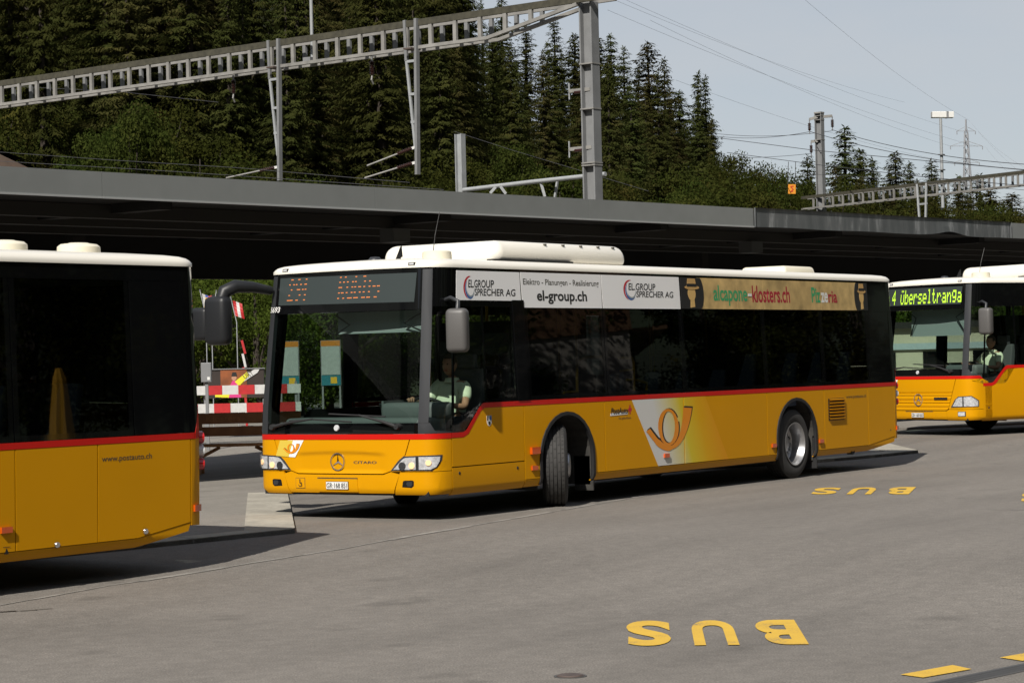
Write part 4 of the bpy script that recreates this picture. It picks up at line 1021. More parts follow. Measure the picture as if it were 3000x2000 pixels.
    if kind == 'middle':
        rows = [(300, ((415, 3), (505, 3), (605, 2))), (358, ((390, 2), (446, 2), (480, 2), (537, 2), (592, 3))), (418, ((418, 2), (498, 4), (565, 2), (600, 2))), (482, ((392, 2), (528, 2), (596, 2))), (541, ((376, 7), (488, 3), (590, 2)))]
        rows2 = [(273, ((1032, 2), (1090, 2), (1215, 2), (1308, 3))), (330, ((1026, 2), (1072, 2), (1118, 2), (1178, 2), (1212, 2), (1318, 2), (1376, 2))), (391, ((1020, 4), (1114, 2), (1174, 2), (1208, 2), (1254, 3), (1312, 2), (1372, 2), (1418, 3), (1466, 3))), (453, ((1018, 2), (1052, 3), (1110, 2), (1168, 2), (1204, 2), (1262, 2), (1308, 2), (1368, 2), (1474, 2))), (516, ((1012, 2), (1072, 2), (1128, 5), (1200, 5), (1292, 4), (1350, 4), (1434, 3)))]
        for rs in (rows, rows2):
            for ri, (y_, xs_) in enumerate(rs):
                zc_ = 2.690-(y_-(300 if rs is rows else 273))/(541-300)*.232
                for x_, n_ in xs_:
                    for k in range(n_): dot(-.868+(x_+k*11-390)/1110*1.39, zc_, .0052)
        dm = dots.build('display_dots', 'led_amber', hdr); dm['kind'] = 'stuff'
        text_fit('fleet_number', '5693', sk(.012), -1.175, -.985, 2.325, 2.39, 'plate_white', B, .02, shear=.15)
    elif old:
        F57 = {'4': '00010,00110,01010,10010,11111,00010,00010', 'Ü': '01010,00000,10001,10001,10001,10001,01110', 'b': '10000,10000,10110,11001,10001,10001,11110', 'e': '00000,00000,01110,10001,11111,10000,01110', 'r': '00000,00000,10110,11001,10000,10000,10000', 's': '00000,00000,01111,10000,01110,00001,11110', 'l': '01100,00100,00100,00100,00100,00100,01110', 't': '01000,01000,11100,01000,01000,01001,00110', 'a': '00000,00000,01110,00001,01111,10001,01111', 'n': '00000,00000,10110,11001,10001,10001,10001', 'g': '00000,01111,10001,10001,01111,00001,01110', ' ': '00000,00000,00000,00000,00000,00000,00000', '2': '01110,10001,00001,00010,00100,01000,11111', '3': '11110,00001,00001,01110,00001,00001,11110'}
        msg = '4 Überseltranga'; pw_ = .0207; a_ = -.875
        for ch in msg:
            g_ = F57[ch].split(',')
            for ri, rw in enumerate(g_):
                for ci, bit in enumerate(rw):
                    if bit == '1':
                        for hh in (0, 1): dot(a_+ci*pw_, 2.672-(ri*2+hh)*.0188, .0092)
            a_ += 6.15*pw_
        dm = dots.build('display_text', 'led_green', hdr); dm['kind'] = 'stuff'
    # front-left quarter and driver's window
    ZQ = ZT+.03
    if not old: qw = [(1.205, ZQ+.04), (1.26, ZQ), (sx(-.40)-.012, ZQ), (sx(-.40)-.012, 2.325), (1.205, 2.325)]; dw = [(sx(-.40)+.012, ZQ-.012), (sx(-.63), ZQ-.010), (sx(-.68), ZQ+.01), (sx(-.93), 1.235), (sx(-.985), 1.275), (sx(-1.05), 1.275), (sx(-1.05), 2.325), (sx(-.40)+.012, 2.325)]
    else: qw = [(1.205, ZQ+.04), (1.26, .99), (sx(-.40)-.012, .93), (sx(-.40)-.012, 2.325), (1.205, 2.325)]; dw = [(sx(-.40)+.012, .93), (sx(-.90), .93), (sx(-.97), .96), (sx(-1.23), 1.265), (sx(-1.23), 2.325), (sx(-.40)+.012, 2.325)]
    x1w = -1.05 if not old else -1.23
    panel('quarter_window', qw, 'glass_driver', B, 0., 0.)
    panel('driver_window', dw, 'glass_driver', B, 0., 0.)
    panel('driver_window_rear', rect(sx(x1w)+.03, sx(-1.66), 1.30, 2.325), 'glass_driver', B, 0., 0.)
    wb = [rect(sx(-.40)-.012, sx(-.40)+.012, ZQ-.012, 2.33), rect(sx(x1w), sx(x1w)+.03, 1.275, 2.33), rect(sx(-1.66), sx(-1.69)-.001, 1.262, 2.33), rect(sx(x1w)+.03, sx(-1.66), 1.262, 1.30)]
    for q_ in wb: panel('window_bar', q_, 'black_gloss', B, .002, .02)
    if not old: panel('window_lower_border', [(sx(-.375), ZT+.001), (sx(-.60), ZT+.001), (sx(-.655), ZT+.022), (sx(-.91), 1.215), (sx(-.965), 1.251), (sx(-1.05), 1.262), (sx(-1.05), 1.275), (sx(-.985), 1.275), (sx(-.93), 1.235), (sx(-.68), ZQ+.01), (sx(-.63), ZQ-.010), (sx(-.375), ZQ-.012)], 'black_gloss', B, .001, .015)
    # wipers
    for (s0, z0, s1, z1) in ((.81, 1.03, .30, 1.16), (-.96, 1.03, -.35, 1.12)):
        z0 += ZT-.948; z1 += ZT-.948
        fn = sk(.03); wpr = MB().tube([fn(s0, z0, 0), fn(s0*.6+s1*.4, z0*.6+z1*.4+.01, .01), fn(s1, z1, 0)], [.022, .016, .010], 8).build('wiper', 'rubber', B, 60)
        MB().lathe([(0, .03), (.03, .03), (.035, 0), (.035, -.03)], c=fn(s0, z0, -.01), axis='x', n=14).build('wiper_pivot', 'rubber', wpr, 40)
        e0 = fn(s1-.42 if s1 > 0 else s1+.55, z1-.035+(.05 if s1 > 0 else .0), -.01); e1 = fn(s1+.35 if s1 > 0 else s1-.35, z1-.02, -.01)
        MB().tube([e0, fn(s1, z1-.004, -.008), e1], .009, 6).build('wiper_blade', 'rubber', wpr)
    MB().lathe([(0, .012), (.03, .012), (.036, .004), (.036, -.01)], c=skin(-.02, ZT+.07, 0), axis='x', n=18, flip=False).build('round_badge', 'lamp_clear', B, 40)
    # mirrors
    if not old:
        ma = MB().tube([(-.22, -1.10, 2.58), (.02, -1.16, 2.62), (.22, -1.25, 2.63), (.33, -1.32, 2.57), (.37, -1.35, 2.44)], [.05, .062, .075, .08, .07], 12).build('mirror_arm', 'mirror_black', B, 60)
        rbox('mirror_housing', .28, .47, -1.54, -1.22, 1.97, 2.52, .07, 'mirror_black', ma); rbox('wide_angle_mirror', .26, .40, -1.80, -1.55, 2.03, 2.40, .05, 'mirror_black', ma)
    # near side mirror on the driver's side
    mx, my = -.36, 1.40
    ma = MB().tube([(-.42, 1.20, 2.40), (-.38, 1.30, 2.42), (mx-.02, my, 2.38), (mx, my, 2.25)], [.022, .024, .024, .03], 8).build('mirror_arm', 'dark_grey', B, 60)
    mh_ = rbox('mirror_housing', -.09, .09, -.12, .12, -.24, .24, .055, 'mirror_grey', ma); mh_.location = (mx, my, 2.06); mh_.rotation_euler = (0, 0, R_(18))
    mg = MB().box((-.091, 0, 0), (.006, .2, .42)).build('mirror_glass', 'chrome', ma); mg.location = (mx, my, 2.06); mg.rotation_euler = (0, 0, R_(18))
    # ---- wheels
    st = R_(34) if kind == 'middle' else (R_(5) if old else R_(2))
    tyre_wheel(B, -2.705, 1.09, st, 1); tyre_wheel(B, -2.705, -1.09, st*.85, -1)
    tyre_wheel(B, -8.565, 1.10, 0, 1, True); tyre_wheel(B, -8.565, -1.10, 0, -1, True)
    b = MB()
    for xc, yo in ((-2.705+.0, 0),): b.tube([(xc, -.95, .475), (xc, .95, .475)], .07, 10)
    b.tube([(-8.565, -.95, .475), (-8.565, .95, .475)], .12, 10); b.build('axles', 'underbody', B)
    for sg in (1, -1):
        b = MB(); b.box((-8.565-.60, sg*1.12, .33), (.02, .30, .44)); b.build('mud_flap', 'rubber', B)
        b = MB(); b.box((-2.705-.58, sg*1.13, .40), (.02, .26, .50)); b.build('mud_flap', 'arch_liner', B)
    # ---- side lamps, lettering
    lamp(B, 'turn_lamp', sx(-1.906), sx(-2.078), .643, .722, 'lamp_amber', .002, .035)
    for x_ in (-1.985, -4.98, -7.862, -9.284):
        if kind == 'left' and x_ == -9.284: x_ = -9.516
        zz = .484 if x_ != -9.516 else .545
        lamp(B, 'side_marker', *side_lamp_px(x_, zz), 'lamp_amber', .002, .02)
    if kind == 'left':
        for x_, zz in ((-10.09, .378), (-11.157, .413)):
            q = skin(sx(x_), zz, 0); MB().lathe([(0, .02), (.022, .02), (.028, .012), (.028, -.01)], c=q, axis='y', n=16).build('lock', 'chrome', B, 40)
        text_fit('web_address', 'www.postauto.ch', sk(.0012), sx(-10.629), sx(-11.248), 1.035, 1.10, 'ink_grey', B, .008)
        b = MB(); fn = sk(.003); s_ = sx(-9.525); b.quad(*[fn(s_+a_, c_, 0) for a_, c_ in ((-.025, .345), (.025, .345), (0, .395))]); b.quad(*[fn(s_+a_, c_, 0) for a_, c_ in ((-.04, .40), (.04, .40), (.04, .405), (-.04, .405))]); b.build('jacking_mark', 'ink_black', B)
    elif kind == 'middle':
        text_fit('web_address', 'www.postauto.ch', sk(.0012), sx(-10.129), sx(-10.788), 1.045, 1.105, 'ink_grey', B, .008)
        vt = panel('air_grille', rect(sx(-9.55), sx(-10.055), .759, 1.072), 'underbody', B, .003, .003)
        for k in range(7):
            zc_ = .785+k*.0445; s0, s1 = sx(-9.555), sx(-10.05); fn = sk(.004)
            MB().quad(fn(s0, zc_-.015, .004), fn(s1, zc_-.015, .004), fn(s1, zc_+.004, .024), fn(s0, zc_+.004, .024)).quad(fn(s0, zc_+.004, .024), fn(s1, zc_+.004, .024), fn(s1, zc_+.010, .0), fn(s0, zc_+.010, .0)).build('slat', 'paint_yellow', vt)
        MB().lathe([(.0, .02), (.038, .02), (.045, .03), (.05, .03), (.05, -.06)], c=skin(sx(-10.37), .295, -.03), axis='y', n=18, flip=False).build('exhaust_pipe', 'rubber', B, 40)
        MB().lathe([(0, .003), (.012, .003), (.014, -.006)], c=skin(sx(-11.6), .55, 0), axis='y', n=10).build('lock', 'ink_black', B)
    # ---- roof equipment
    if kind != 'left':
        ac = rbox('roof_air_conditioner', -4.9, -1.95, -.86, .86, 2.84, 3.12, .13, 'paint_white', B, 5, .97)
        for x_ in (-3.05, -3.45, -3.85, -4.25, -4.6):
            MB().lathe([(0, .008), (.022, .008), (.022, -.01)], c=(x_, .80, 3.095), axis='z', n=8).build('bolt', 'ink_grey', ac)
        MB().box((-2.7, .83, 2.885), (1.7, .1, .02)).build('painted_gap_shade', 'ink_black', ac)  # black strip stands in for the shade under the unit's edge
        rbox('roof_hatch', -11.0, -10.0, -.35, .42, 2.86, 3.0, .045, 'paint_white2', B, 3, .92)
        MB().lathe([(0, .10), (.14, .10), (.165, .085), (.17, 0)], c=(-.95, .72, 2.87), n=24).build('antenna_drum', 'paint_white2', B, 40)
        MB().tube([(-1.0, .62, 2.87), (-1.06, .62, 3.15), (-1.16, .62, 3.42)], [.006, .004, .003], 5).build('whip_antenna', 'ink_black', B)
        MB().quad((-.72, .30, 2.87), (-.86, .28, 2.87), (-.87, .29, 3.05), (-.84, .29, 3.03)).quad((-.72, .30, 2.87), (-.84, .30, 3.03), (-.87, .29, 3.05), (-.86, .31, 2.92)).build('fin_antenna', 'ink_black', B)
        MB().lathe([(0, .05), (.05, .045), (.075, .02), (.08, 0)], c=(-.72, .02, 2.88), n=16).build('antenna_dome', 'dark_grey', B, 50)
    else:
        for x_, y_ in ((-11.38, .25), (-10.48, .25)):
            MB().lathe([(0, .10), (.08, .10), (.10, .094), (.165, .086), (.195, .062), (.20, .0), (.195, -.03)], c=(x_, y_, 2.885), n=32).build('roof_ventilator', 'paint_white2', B, 35)
    # ---- inside
    for sg in (1, -1):
        for xa, xb in ((-3.32, -7.94), (-9.19, -11.6)): MB().quad(*[(x_, sg*1.18, z_) for x_, z_ in ((xa, .42), (xb, .42), (xb, 1.24), (xa, 1.24))]).build('inner_lining', 'interior', B)
    b = MB(); b.box((-6.6, 0, 2.60), (9.6, 2.1, .03)); b.build('ceiling', 'interior', B)
    ds = rbox('dashboard', -.62, -.22, -.95, 1.05, .55, 1.12+(ZT-.948)*.3, .05, 'dash_grey', B)
    rbox('instrument_binnacle', -.78, -.42, .26, 1.06, 1.08, 1.28, .06, 'dash_grey', B)
    sw = MB(); sc = Vector((-.86, .68, 1.20)); ax = Vector((-.55, 0, .83)); ux = Vector((.83, 0, .55)); uy = Vector((0, 1, 0))
    sw.tube([sc+ux*.23*math.cos(2*math.pi*k/24)+uy*.23*math.sin(2*math.pi*k/24) for k in range(25)], .017, 8, False)
    for a_ in (0.4, 2.7, 4.7): sw.tube([sc-ax*.02, sc+ux*.22*math.cos(a_)+uy*.22*math.sin(a_)], .012, 6)
    sw.build('steering_wheel', 'rubber', B, 60); MB().tube([sc-ax*.02, (-.60, .68, .80)], .045, 8).build('steering_column', 'rubber', B, 60)
    b = MB(); b.box((-1.26, .68, .90), (.46, .46, .12)); b.box((-1.52, .68, 1.28), (.10, .46, .72), Matrix.Rotation(R_(-8), 3, 'Y')); b.box((-1.54, .68, 1.72), (.08, .26, .16)); b.box((-1.26, .68, .64), (.3, .3, .45)); b.build('driver_seat', 'seat_grey', B, bevel=.02)
    b = MB(); b.box((-1.80, .62, 1.30), (.03, 1.0, 1.75)); b.build('cab_partition', 'black_panel', B)
    b = MB(); b.box((-1.25, .02, 1.02), (.9, .03, .55)); b.build('cab_door', 'dash_grey', B)
    # cash desk and its screen
    b = MB(); b.box((-.85, .08, 1.22), (.10, .26, .02), Matrix.Rotation(R_(-62), 3, 'Y')); b.tube([(-.80, .12, 1.20), (-.72, .1, .95)], .02, 6); b.build('ticket_printer', 'rubber', B)
    rbox('cash_desk', -.98, -.72, -.08, .20, .9, 1.10, .03, 'visor_grey', B)
    # sun blind with its folding arms
    vx = -.36; zv = (2.06, 2.19) if not old else (1.82, 2.14)
    b = MB(); b.quad(*[(vx-.02+(z_-2.2)*-.04, y_, z_) for y_, z_ in ((-.26 if not old else -.52, zv[0]), (1.02, zv[0]), (1.02, 2.30), (-.26 if not old else -.52, 2.30))]); b.build('sun_blind', 'visor_grey', B)
    b = MB()
    for y_, sgn in ((-.1 if not old else -.38, 1), (.78, -1)):
        b.tube([(vx+.02, y_-.16*sgn, 2.27), (vx+.06, y_+.06*sgn, 2.16), (vx+.02, y_-.14*sgn, zv[0]+.01)], .012, 6)
    b.build('blind_arms', 'ink_black', B)
    seat = None
    for i, x_ in enumerate((-3.9, -4.75, -5.6, -6.45, -7.3, -8.5, -9.35, -10.2)):
        zf = .42 if x_ > -7 else .62
        for y_ in (.80, -.80):
            if y_ < 0 and -6.8 < x_ < -5.0: continue
            if seat is None:
                b = MB(); b.box((0, 0, .42), (.42, .82, .09)); b.box((-.22, .21, .78), (.08, .38, .66), Matrix.Rotation(R_(-8), 3, 'Y')); b.box((-.22, -.21, .78), (.08, .38, .66), Matrix.Rotation(R_(-8), 3, 'Y')); b.box((0, .2, .19), (.06, .06, .38))
                seat = b.build('passenger_seat', 'seat_blue', B, bevel=.025); o_ = seat
            else: o_ = bpy.data.objects.new('passenger_seat', seat.data); COL.objects.link(o_); o_.parent = B
            o_.location = (x_, y_, zf)
    for x_, y_ in ((-2.3, .45), (-2.3, -.4), (-4.3, .42), (-5.2, -.42), (-6.1, .42), (-7.6, .42), (-7.6, -.42), (-9.0, .42)):
        MB().tube([(x_, y_, .42), (x_, y_, 2.58)], .017, 8).build('grab_pole', 'rail_yellow', B, 60)
    MB().tube([(-3.35, 1.02, 1.05), (-3.35, 1.02, 1.62), (-3.40, 1.02, 1.70), (-3.60, 1.02, 1.74), (-3.95, 1.02, 1.74)], .018, 8).tube([(-3.35, 1.02, 1.32), (-3.05, 1.02, 1.32)], .018, 8).build('hand_rail', 'rail_yellow', B, 60)
    MB().tube([(-4.62, 1.05, 1.30), (-4.62, 1.05, 1.66), (-4.57, 1.05, 1.72), (-4.28, 1.05, 1.72)], .02, 8).tube([(-4.62, 1.05, 1.56), (-4.3, 1.05, 1.56)], .016, 8).tube([(-4.62, 1.05, 1.44), (-4.3, 1.05, 1.44)], .016, 8).tube([(-4.62, 1.05, 1.44), (-4.92, 1.05, 1.40), (-4.92, 1.05, 1.25)], .018, 8).build('hand_rail', 'rail_yellow', B, 60)
    return B

def posthorn(par, fn, small=False):
    """post horn mark drawn in a unit square, x along the bus, y up"""
    def strip(pts, wds, name, mt, dx=0., dy=0., off=0.):
        b = MB()
        for k in range(len(pts)-1):
            q = []
            for i in (k, k+1):
                a = pts[max(i-1, 0)]; c = pts[min(i+1, len(pts)-1)]; tx, ty = c[0]-a[0], (c[1]-a[1]); l = math.hypot(tx, ty) or 1
                q.append(((pts[i][0]-ty/l*wds[i]/2, pts[i][1]+tx/l*wds[i]/2), (pts[i][0]+ty/l*wds[i]/2, pts[i][1]-tx/l*wds[i]/2)))
            b.quad(*[fn(p[0]+dx, p[1]+dy, off) for p in (q[0][1], q[1][1], q[1][0], q[0][0])])
        return b.build(name, mt, par)
    def bez(a, b_, c, d, n=12):
        return [tuple(((1-t)**3*a[i]+3*t*(1-t)**2*b_[i]+3*t*t*(1-t)*c[i]+t**3*d[i]) for i in (0, 1)) for t in [k/n for k in range(n+1)]]
    tube_ = bez((.005, .49), (.14, .30), (.26, .06), (.46, .055))[:]+bez((.46, .055), (.70, .06), (.84, .45), (.885, .93))[1:]
    n = len(tube_); wd = [.075+(.05 if i < n*.5 else 0)+(0 if i < n*.45 else .135*((i-n*.45)/(n*.55))**1.3)-.0 for i in range(n)]
    wd = [.10 if i < 6 else w_ for i, w_ in enumerate(wd)]
    loop = [(.455+.185*math.cos(a), .52+.385*math.sin(a)) for a in [math.radians(30+k*15) for k in range(24)]]
    lw = [.055+.035*math.sin(math.radians(30+k*15)-1.2)**2 for k in range(24)]
    strip(tube_, [w_*1.02 for w_ in wd], 'horn_shadow', 'ink_black', .022, .035, 0.)
    strip(loop, lw, 'loop_shadow', 'ink_black', .020 if not small else .01, .012, .0005)
    strip(tube_, wd, 'horn', 'horn_orange', 0, 0, .0015); strip(loop+loop[:1], lw+lw[:1], 'horn_loop', 'horn_orange', -.004, 0, .001)
mat('horn_yellow', (.62, .46, .06), .35, coat=.4)
mat('chrome_dark', (.10, .10, .11), .3, metal=.7)
mat('mirror_black', (.014, .015, .017), .45, spec=.35)
mat('mirror_grey', (.085, .082, .08), .5)

bus_mid = make_bus('city_bus', (0, 0, 0), (0, 0, 0), 'yellow bus with white roof and advert strip turning out of its bay in the middle', 'middle', 'yellow station buses')
bus_left = make_bus('city_bus', (16.244, .399, -.089), (R_(-1.32), 0, R_(-.86)), 'rear of a yellow and black bus leaving the picture at the left edge', 'left', 'yellow station buses')
bus_right = make_bus('city_bus', (-19.43, -1.79, .158), (0, 0, R_(-22)), 'older yellow bus with green lit destination text standing at the right edge', 'old', 'yellow station buses')

# adverts and marks on the side of the middle bus
def logo(par, s0, s1, z0, z1):
    """red, blue and grey crescents with the company name, fitted to the box"""
    w_, h_ = s1-s0, z1-z0; fn = sk(.0042); cx_, cz_ = s0+.13*w_, (z0+z1)/2
    def cres(name, mt, a0, a1, rx, rz, t, dx, dz):
        b = MB(); n = 18
        for k in range(n):
            q = []
            for kk in (k, k+1):
                a = math.radians(a0+(a1-a0)*kk/n); th = t*math.sin(math.pi*kk/n)**.8; q.append(((cx_+dx+rx*math.cos(a), cz_+dz+rz*math.sin(a)), (cx_+dx+(rx-th)*math.cos(a), cz_+dz+(rz-th*h_/w_*4.2)*math.sin(a))))
            p = [q[0][0], q[1][0], q[1][1], q[0][1]]
            ar = sum(a_[0]*b_[1]-b_[0]*a_[1] for a_, b_ in zip(p, p[1:]+p[:1])); p = p if ar > 0 else p[::-1]
            b.quad(*[fn(*v_, 0) for v_ in p])
        b.build(name, mt, par)
    cres('red_crescent', 'ink_red', 75, 255, .13*w_, .5*h_, .032*w_, 0, 0)
    cres('blue_crescent', 'ink_blue', 130, 320, .105*w_, .46*h_, .028*w_, .012*w_, -.04*h_)
    cres('grey_crescent', 'ink_lgrey', 190, 370, .085*w_, .38*h_, .02*w_, .03*w_, -.05*h_)
    text_fit('lettering', 'EL.GROUP', sk(.0046), s0+.10*w_, s0+.64*w_, z0+.50*h_, z0+.84*h_, 'ink_black', par, .012, shear=.12)
    text_fit('lettering', 'SPRECHER AG', sk(.0046), s0+.245*w_, s1, z0+.15*h_, z0+.46*h_, 'ink_black', par, .012, shear=.12)
B = bus_mid
a1 = panel('advert_panel', rect(sx(-.445), sx(-1.88), 2.398, 2.726), 'ad_white', B, .003, .003); logo(a1, sx(-.60), sx(-1.775), 2.412, 2.668)
a2 = panel('advert_panel', [(sx(-1.897), 2.728), (sx(-1.905), 2.41), (sx(-1.93), 2.405), (sx(-1.935), 2.322), (sx(-3.63), 2.322), (sx(-3.642), 2.728)], 'ad_white', B, .003, .003)
text_fit('lettering', 'Elektro - Planungen - Realisierung', sk(.0042), sx(-1.945), sx(-3.585), 2.565, 2.655, 'ink_grey', a2, .008)
text_fit('lettering', 'el-group.ch', sk(.0042), sx(-2.215), sx(-3.30), 2.365, 2.525, 'ink_black', a2, .025)
a3 = panel('advert_panel', rect(sx(-3.652), sx(-5.525), 2.322, 2.728), 'ad_white', B, .003, .003); logo(a3, sx(-4.15), sx(-5.36), 2.425, 2.675)
for xa, xb in ((-5.98, -7.035), (-7.042, -7.78), (-7.787, -9.51), (-9.517, -10.72)):
    panel('advert_panel', rect(sx(xa), sx(xb), 2.326, 2.728), 'ad_beige', B, .003, .003)
for x0, x1, fl in ((-5.55, -6.14, 1), (-10.60, -11.03, 0)):
    ce = (sx(x0)+sx(x1))/2; hw = abs(x1-x0)/2
    pl = ([(sx(x0), 2.326), (sx(x1)-.10, 2.326)]+[(sx(x1)-.10+.10*math.cos(a_)*1.0, 2.527+.201*math.sin(a_)) for a_ in [math.radians(-80+k*16) for k in range(11)]]+[(sx(x0), 2.728)]) if fl else ([(sx(x1), 2.728), (sx(x0)+.08, 2.728)]+[(sx(x0)+.08-.08*math.cos(a_), 2.527+.201*math.sin(a_)) for a_ in [math.radians(80-k*16) for k in range(11)]]+[(sx(x1), 2.326)])
    pt = panel('advert_portrait', pl, 'ink_black', B, .008, .005); fn = sk(.011)
    c_ = ce-.02 if fl else ce+.01; k_ = 1. if fl else .72
    def el(cx_, cz_, rx, rz, n=16, a0=0): return [(cx_+rx*k_*math.cos(2*math.pi*k/n+a0), cz_+rz*math.sin(2*math.pi*k/n+a0)) for k in range(n)]
    panel('face', el(c_, 2.52, .10, .095), 'ad_skin', pt, .0105, .002); panel('neck', [(c_-.05*k_, 2.34), (c_+.07*k_, 2.35), (c_+.06*k_, 2.46), (c_-.03*k_, 2.46)], 'ad_skin', pt, .0100, .002)
    panel('hat_brim', el(c_+.01, 2.60, .19, .028), 'ad_hat', pt, .013, .002); panel('hat_crown', [(c_-.12*k_, 2.605), (c_+.13*k_, 2.605), (c_+.10*k_, 2.715), (c_-.09*k_, 2.715)], 'ad_hat', pt, .0118, .002); panel('hat_band', [(c_-.122*k_, 2.61), (c_+.132*k_, 2.61), (c_+.122*k_, 2.648), (c_-.112*k_, 2.648)], 'ink_black', pt, .0145, .002)
text_fit('advert_lettering', 'alcapone', sk(.0045), sx(-6.405), sx(-7.33), 2.37, 2.64, 'ad_green', B, .02)
panel('advert_dash', rect(sx(-7.35), sx(-7.45), 2.50, 2.535), 'plate_white', B, .008, .002)
text_fit('advert_lettering', 'klosters.ch', sk(.0045), sx(-7.47), sx(-8.563), 2.42, 2.645, 'ad_crimson', B, .02)
text_fit('advert_lettering', 'Piz', sk(.0045), sx(-9.229), sx(-9.50), 2.43, 2.645, 'ad_green', B, .02)
text_fit('advert_lettering', 'ze', sk(.0045), sx(-9.515), sx(-9.735), 2.43, 2.575, 'plate_white', B, .025)
text_fit('advert_lettering', 'ria', sk(.0045), sx(-9.75), sx(-10.033), 2.43, 2.60, 'ad_crimson', B, .02)
# printed blend panels and post horn
g0 = panel('printed_field', [(sx(-4.185), 1.199), (sx(-4.785), .364), (sx(-5.44), .364), (sx(-5.44), 1.199)], 'ad_gradient', B, .002, .002)
g1 = panel('printed_field', [(sx(-5.46), .364), (sx(-6.59), .364), (sx(-6.015), 1.199), (sx(-5.46), 1.199)], 'ad_gradient', B, .002, .002)
posthorn(g0, lambda a, b_, o: skin(sx(-4.545)+a*1.13, .545+b_*.56, .0035+o))
wl = panel('logo_underline', [(sx(-3.675), 1.022), (sx(-4.08), 1.03), (sx(-4.08), 1.06), (sx(-3.69), 1.055)], 'plate_white', B, .003, .002)
text_fit('operator_name', 'PostAuto', sk(.0045), sx(-3.69), sx(-4.082), 1.04, 1.117, 'ink_black', B, .02, shear=.2)
cm_ = MB(); fn = sk(.0014); cx_, cz_ = sx(-4.135), 1.085
for pl_ in (rect(-.016, .016, -.055, .055), rect(-.042, -.016, -.018, .018), rect(.016, .042, -.018, .018)): cm_.quad(*[fn(cx_+a_, cz_+b_, 0) for a_, b_ in pl_])
cm_.build('cross_mark', 'ink_red', B)
text_fit('slogan', 'Die gelbe Klasse', sk(.0012), sx(-3.87), sx(-4.155), .965, 1.0, 'ink_grey', B, .004)
cr_ = panel('crest', [(sx(-1.055), 1.112), (sx(-1.055), 1.04), (sx(-1.075), 1.005), (sx(-1.10), .994), (sx(-1.128), 1.005), (sx(-1.147), 1.04), (sx(-1.147), 1.112)], 'plate_white', B, .003, .003)
panel('crest_black', rect(sx(-1.057), sx(-1.08), 1.06, 1.11), 'ink_black', cr_, .005, .002); panel('crest_blue', rect(sx(-1.105), sx(-1.145), 1.06, 1.11), 'ink_blue', cr_, .005, .002); panel('crest_figure', [(sx(-1.08), 1.045), (sx(-1.12), 1.05), (sx(-1.125), 1.02), (sx(-1.10), 1.003), (sx(-1.085), 1.02)], 'ink_black', cr_, .005, .002)

# ================================================================ OVERHEAD LINE
def V3(p): return Vector((float(p[0]), float(p[1]), float(p[2])))
def beam(name, A_, B_, zc, step, haunch, label, drop=0.):
    """ladder beam from A_ (far left) to B_ (mast): four chords, posts on both faces"""
    A_ = Vector((A_[0], A_[1], zc)); B_ = Vector((B_[0], B_[1], zc)); d = (B_-A_); Lb = d.length; d.normalize(); nb = Vector((0, 0, 1)).cross(d)   # across the beam
    if nb.dot(Vector(CF)) < 0: nb = -nb
    root = empty(name, A_); hw, hh = .27, .38
    def P(t, q, z): return d*t+nb*q+Vector((0, 0, z))
    def low(t): return -hh if not haunch else -hh+(.62)*ss(0, 1, (t-(Lb-3.9))/3.4)
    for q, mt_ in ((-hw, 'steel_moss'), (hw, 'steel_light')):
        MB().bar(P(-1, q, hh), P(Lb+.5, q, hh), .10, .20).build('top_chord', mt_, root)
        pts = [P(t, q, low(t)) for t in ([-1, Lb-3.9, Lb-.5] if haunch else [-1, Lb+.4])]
        b = MB()
        for a, c in zip(pts, pts[1:]): b.bar(a, c, .12, .10)
        b.build('bottom_chord', 'steel_light', root)
    t = .3
    while t < Lb-.6:
        for q in (-hw, hw):
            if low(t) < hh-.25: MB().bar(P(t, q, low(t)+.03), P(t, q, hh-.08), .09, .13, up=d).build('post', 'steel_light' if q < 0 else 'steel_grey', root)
        t += step
    b = MB()
    for k in range(int(Lb/4)): b.bar(P(1+4*k, -hw, -hh), P(1+4*k, hw, -hh), .06, .05)
    o_ = b.build('cross_ties', 'steel_grey', root); o_['kind'] = 'stuff'
    tag(root, label, 'gantry beam', 'catenary gantries')
    return root, (lambda t, q, z: A_+P(t, q, z)), Lb
def at_u(fn, Lb, u):
    lo, hi = 0, Lb
    for _ in range(40):
        m_ = (lo+hi)/2; q = np.array(fn(m_, -.27, 0))-CAMP
        if 1500+FPX*(q@CR)/(q@CF) < u: lo = m_
        else: hi = m_
    return lo
M1 = pix(1727, 150, 68); L1 = pix(0, 274, 85)
ext = M1-L1; L1e = L1-ext*.25
zb1 = 11.74
g1, f1, LB1 = beam('gantry_beam', L1e, M1+ext/np.linalg.norm(ext)*.3, zb1, .98, True, 'long weathered ladder beam rising across the forest to the tall mast')
def mast(name, p, z0, z1, w_, label, collars=(), mt_='steel_grey', cap=False):
    root = empty(name, (float(p[0]), float(p[1]), z0)); h = z1-z0; yaw_ = math.atan2(cdir[1], cdir[0])
    rt = Matrix.Rotation(yaw_, 3, 'Z'); b = MB()
    b.box((0, 0, h/2), (w_*.10, w_, h), rt); fl = MB()
    for sg in (-1, 1): b.box(tuple(rt @ Vector((sg*w_*.0, sg*w_*.5, h/2))), (w_*.9, w_*.12, h), rt)
    b.build('mast_profile', mt_, root)
    for zc in collars: MB().box((0, 0, zc-z0), (w_*1.0, w_*1.2, .04), rt).build('collar', 'steel_light', root)
    if cap: MB().box((0, 0, h+.05), (w_*1.0, w_*1.2, .10), rt).build('cap', 'steel_light', root)
    tag(root, label, 'mast', 'catenary masts'); return root
zA = lambda v, u, d: float(pix(u, v, d)[2])
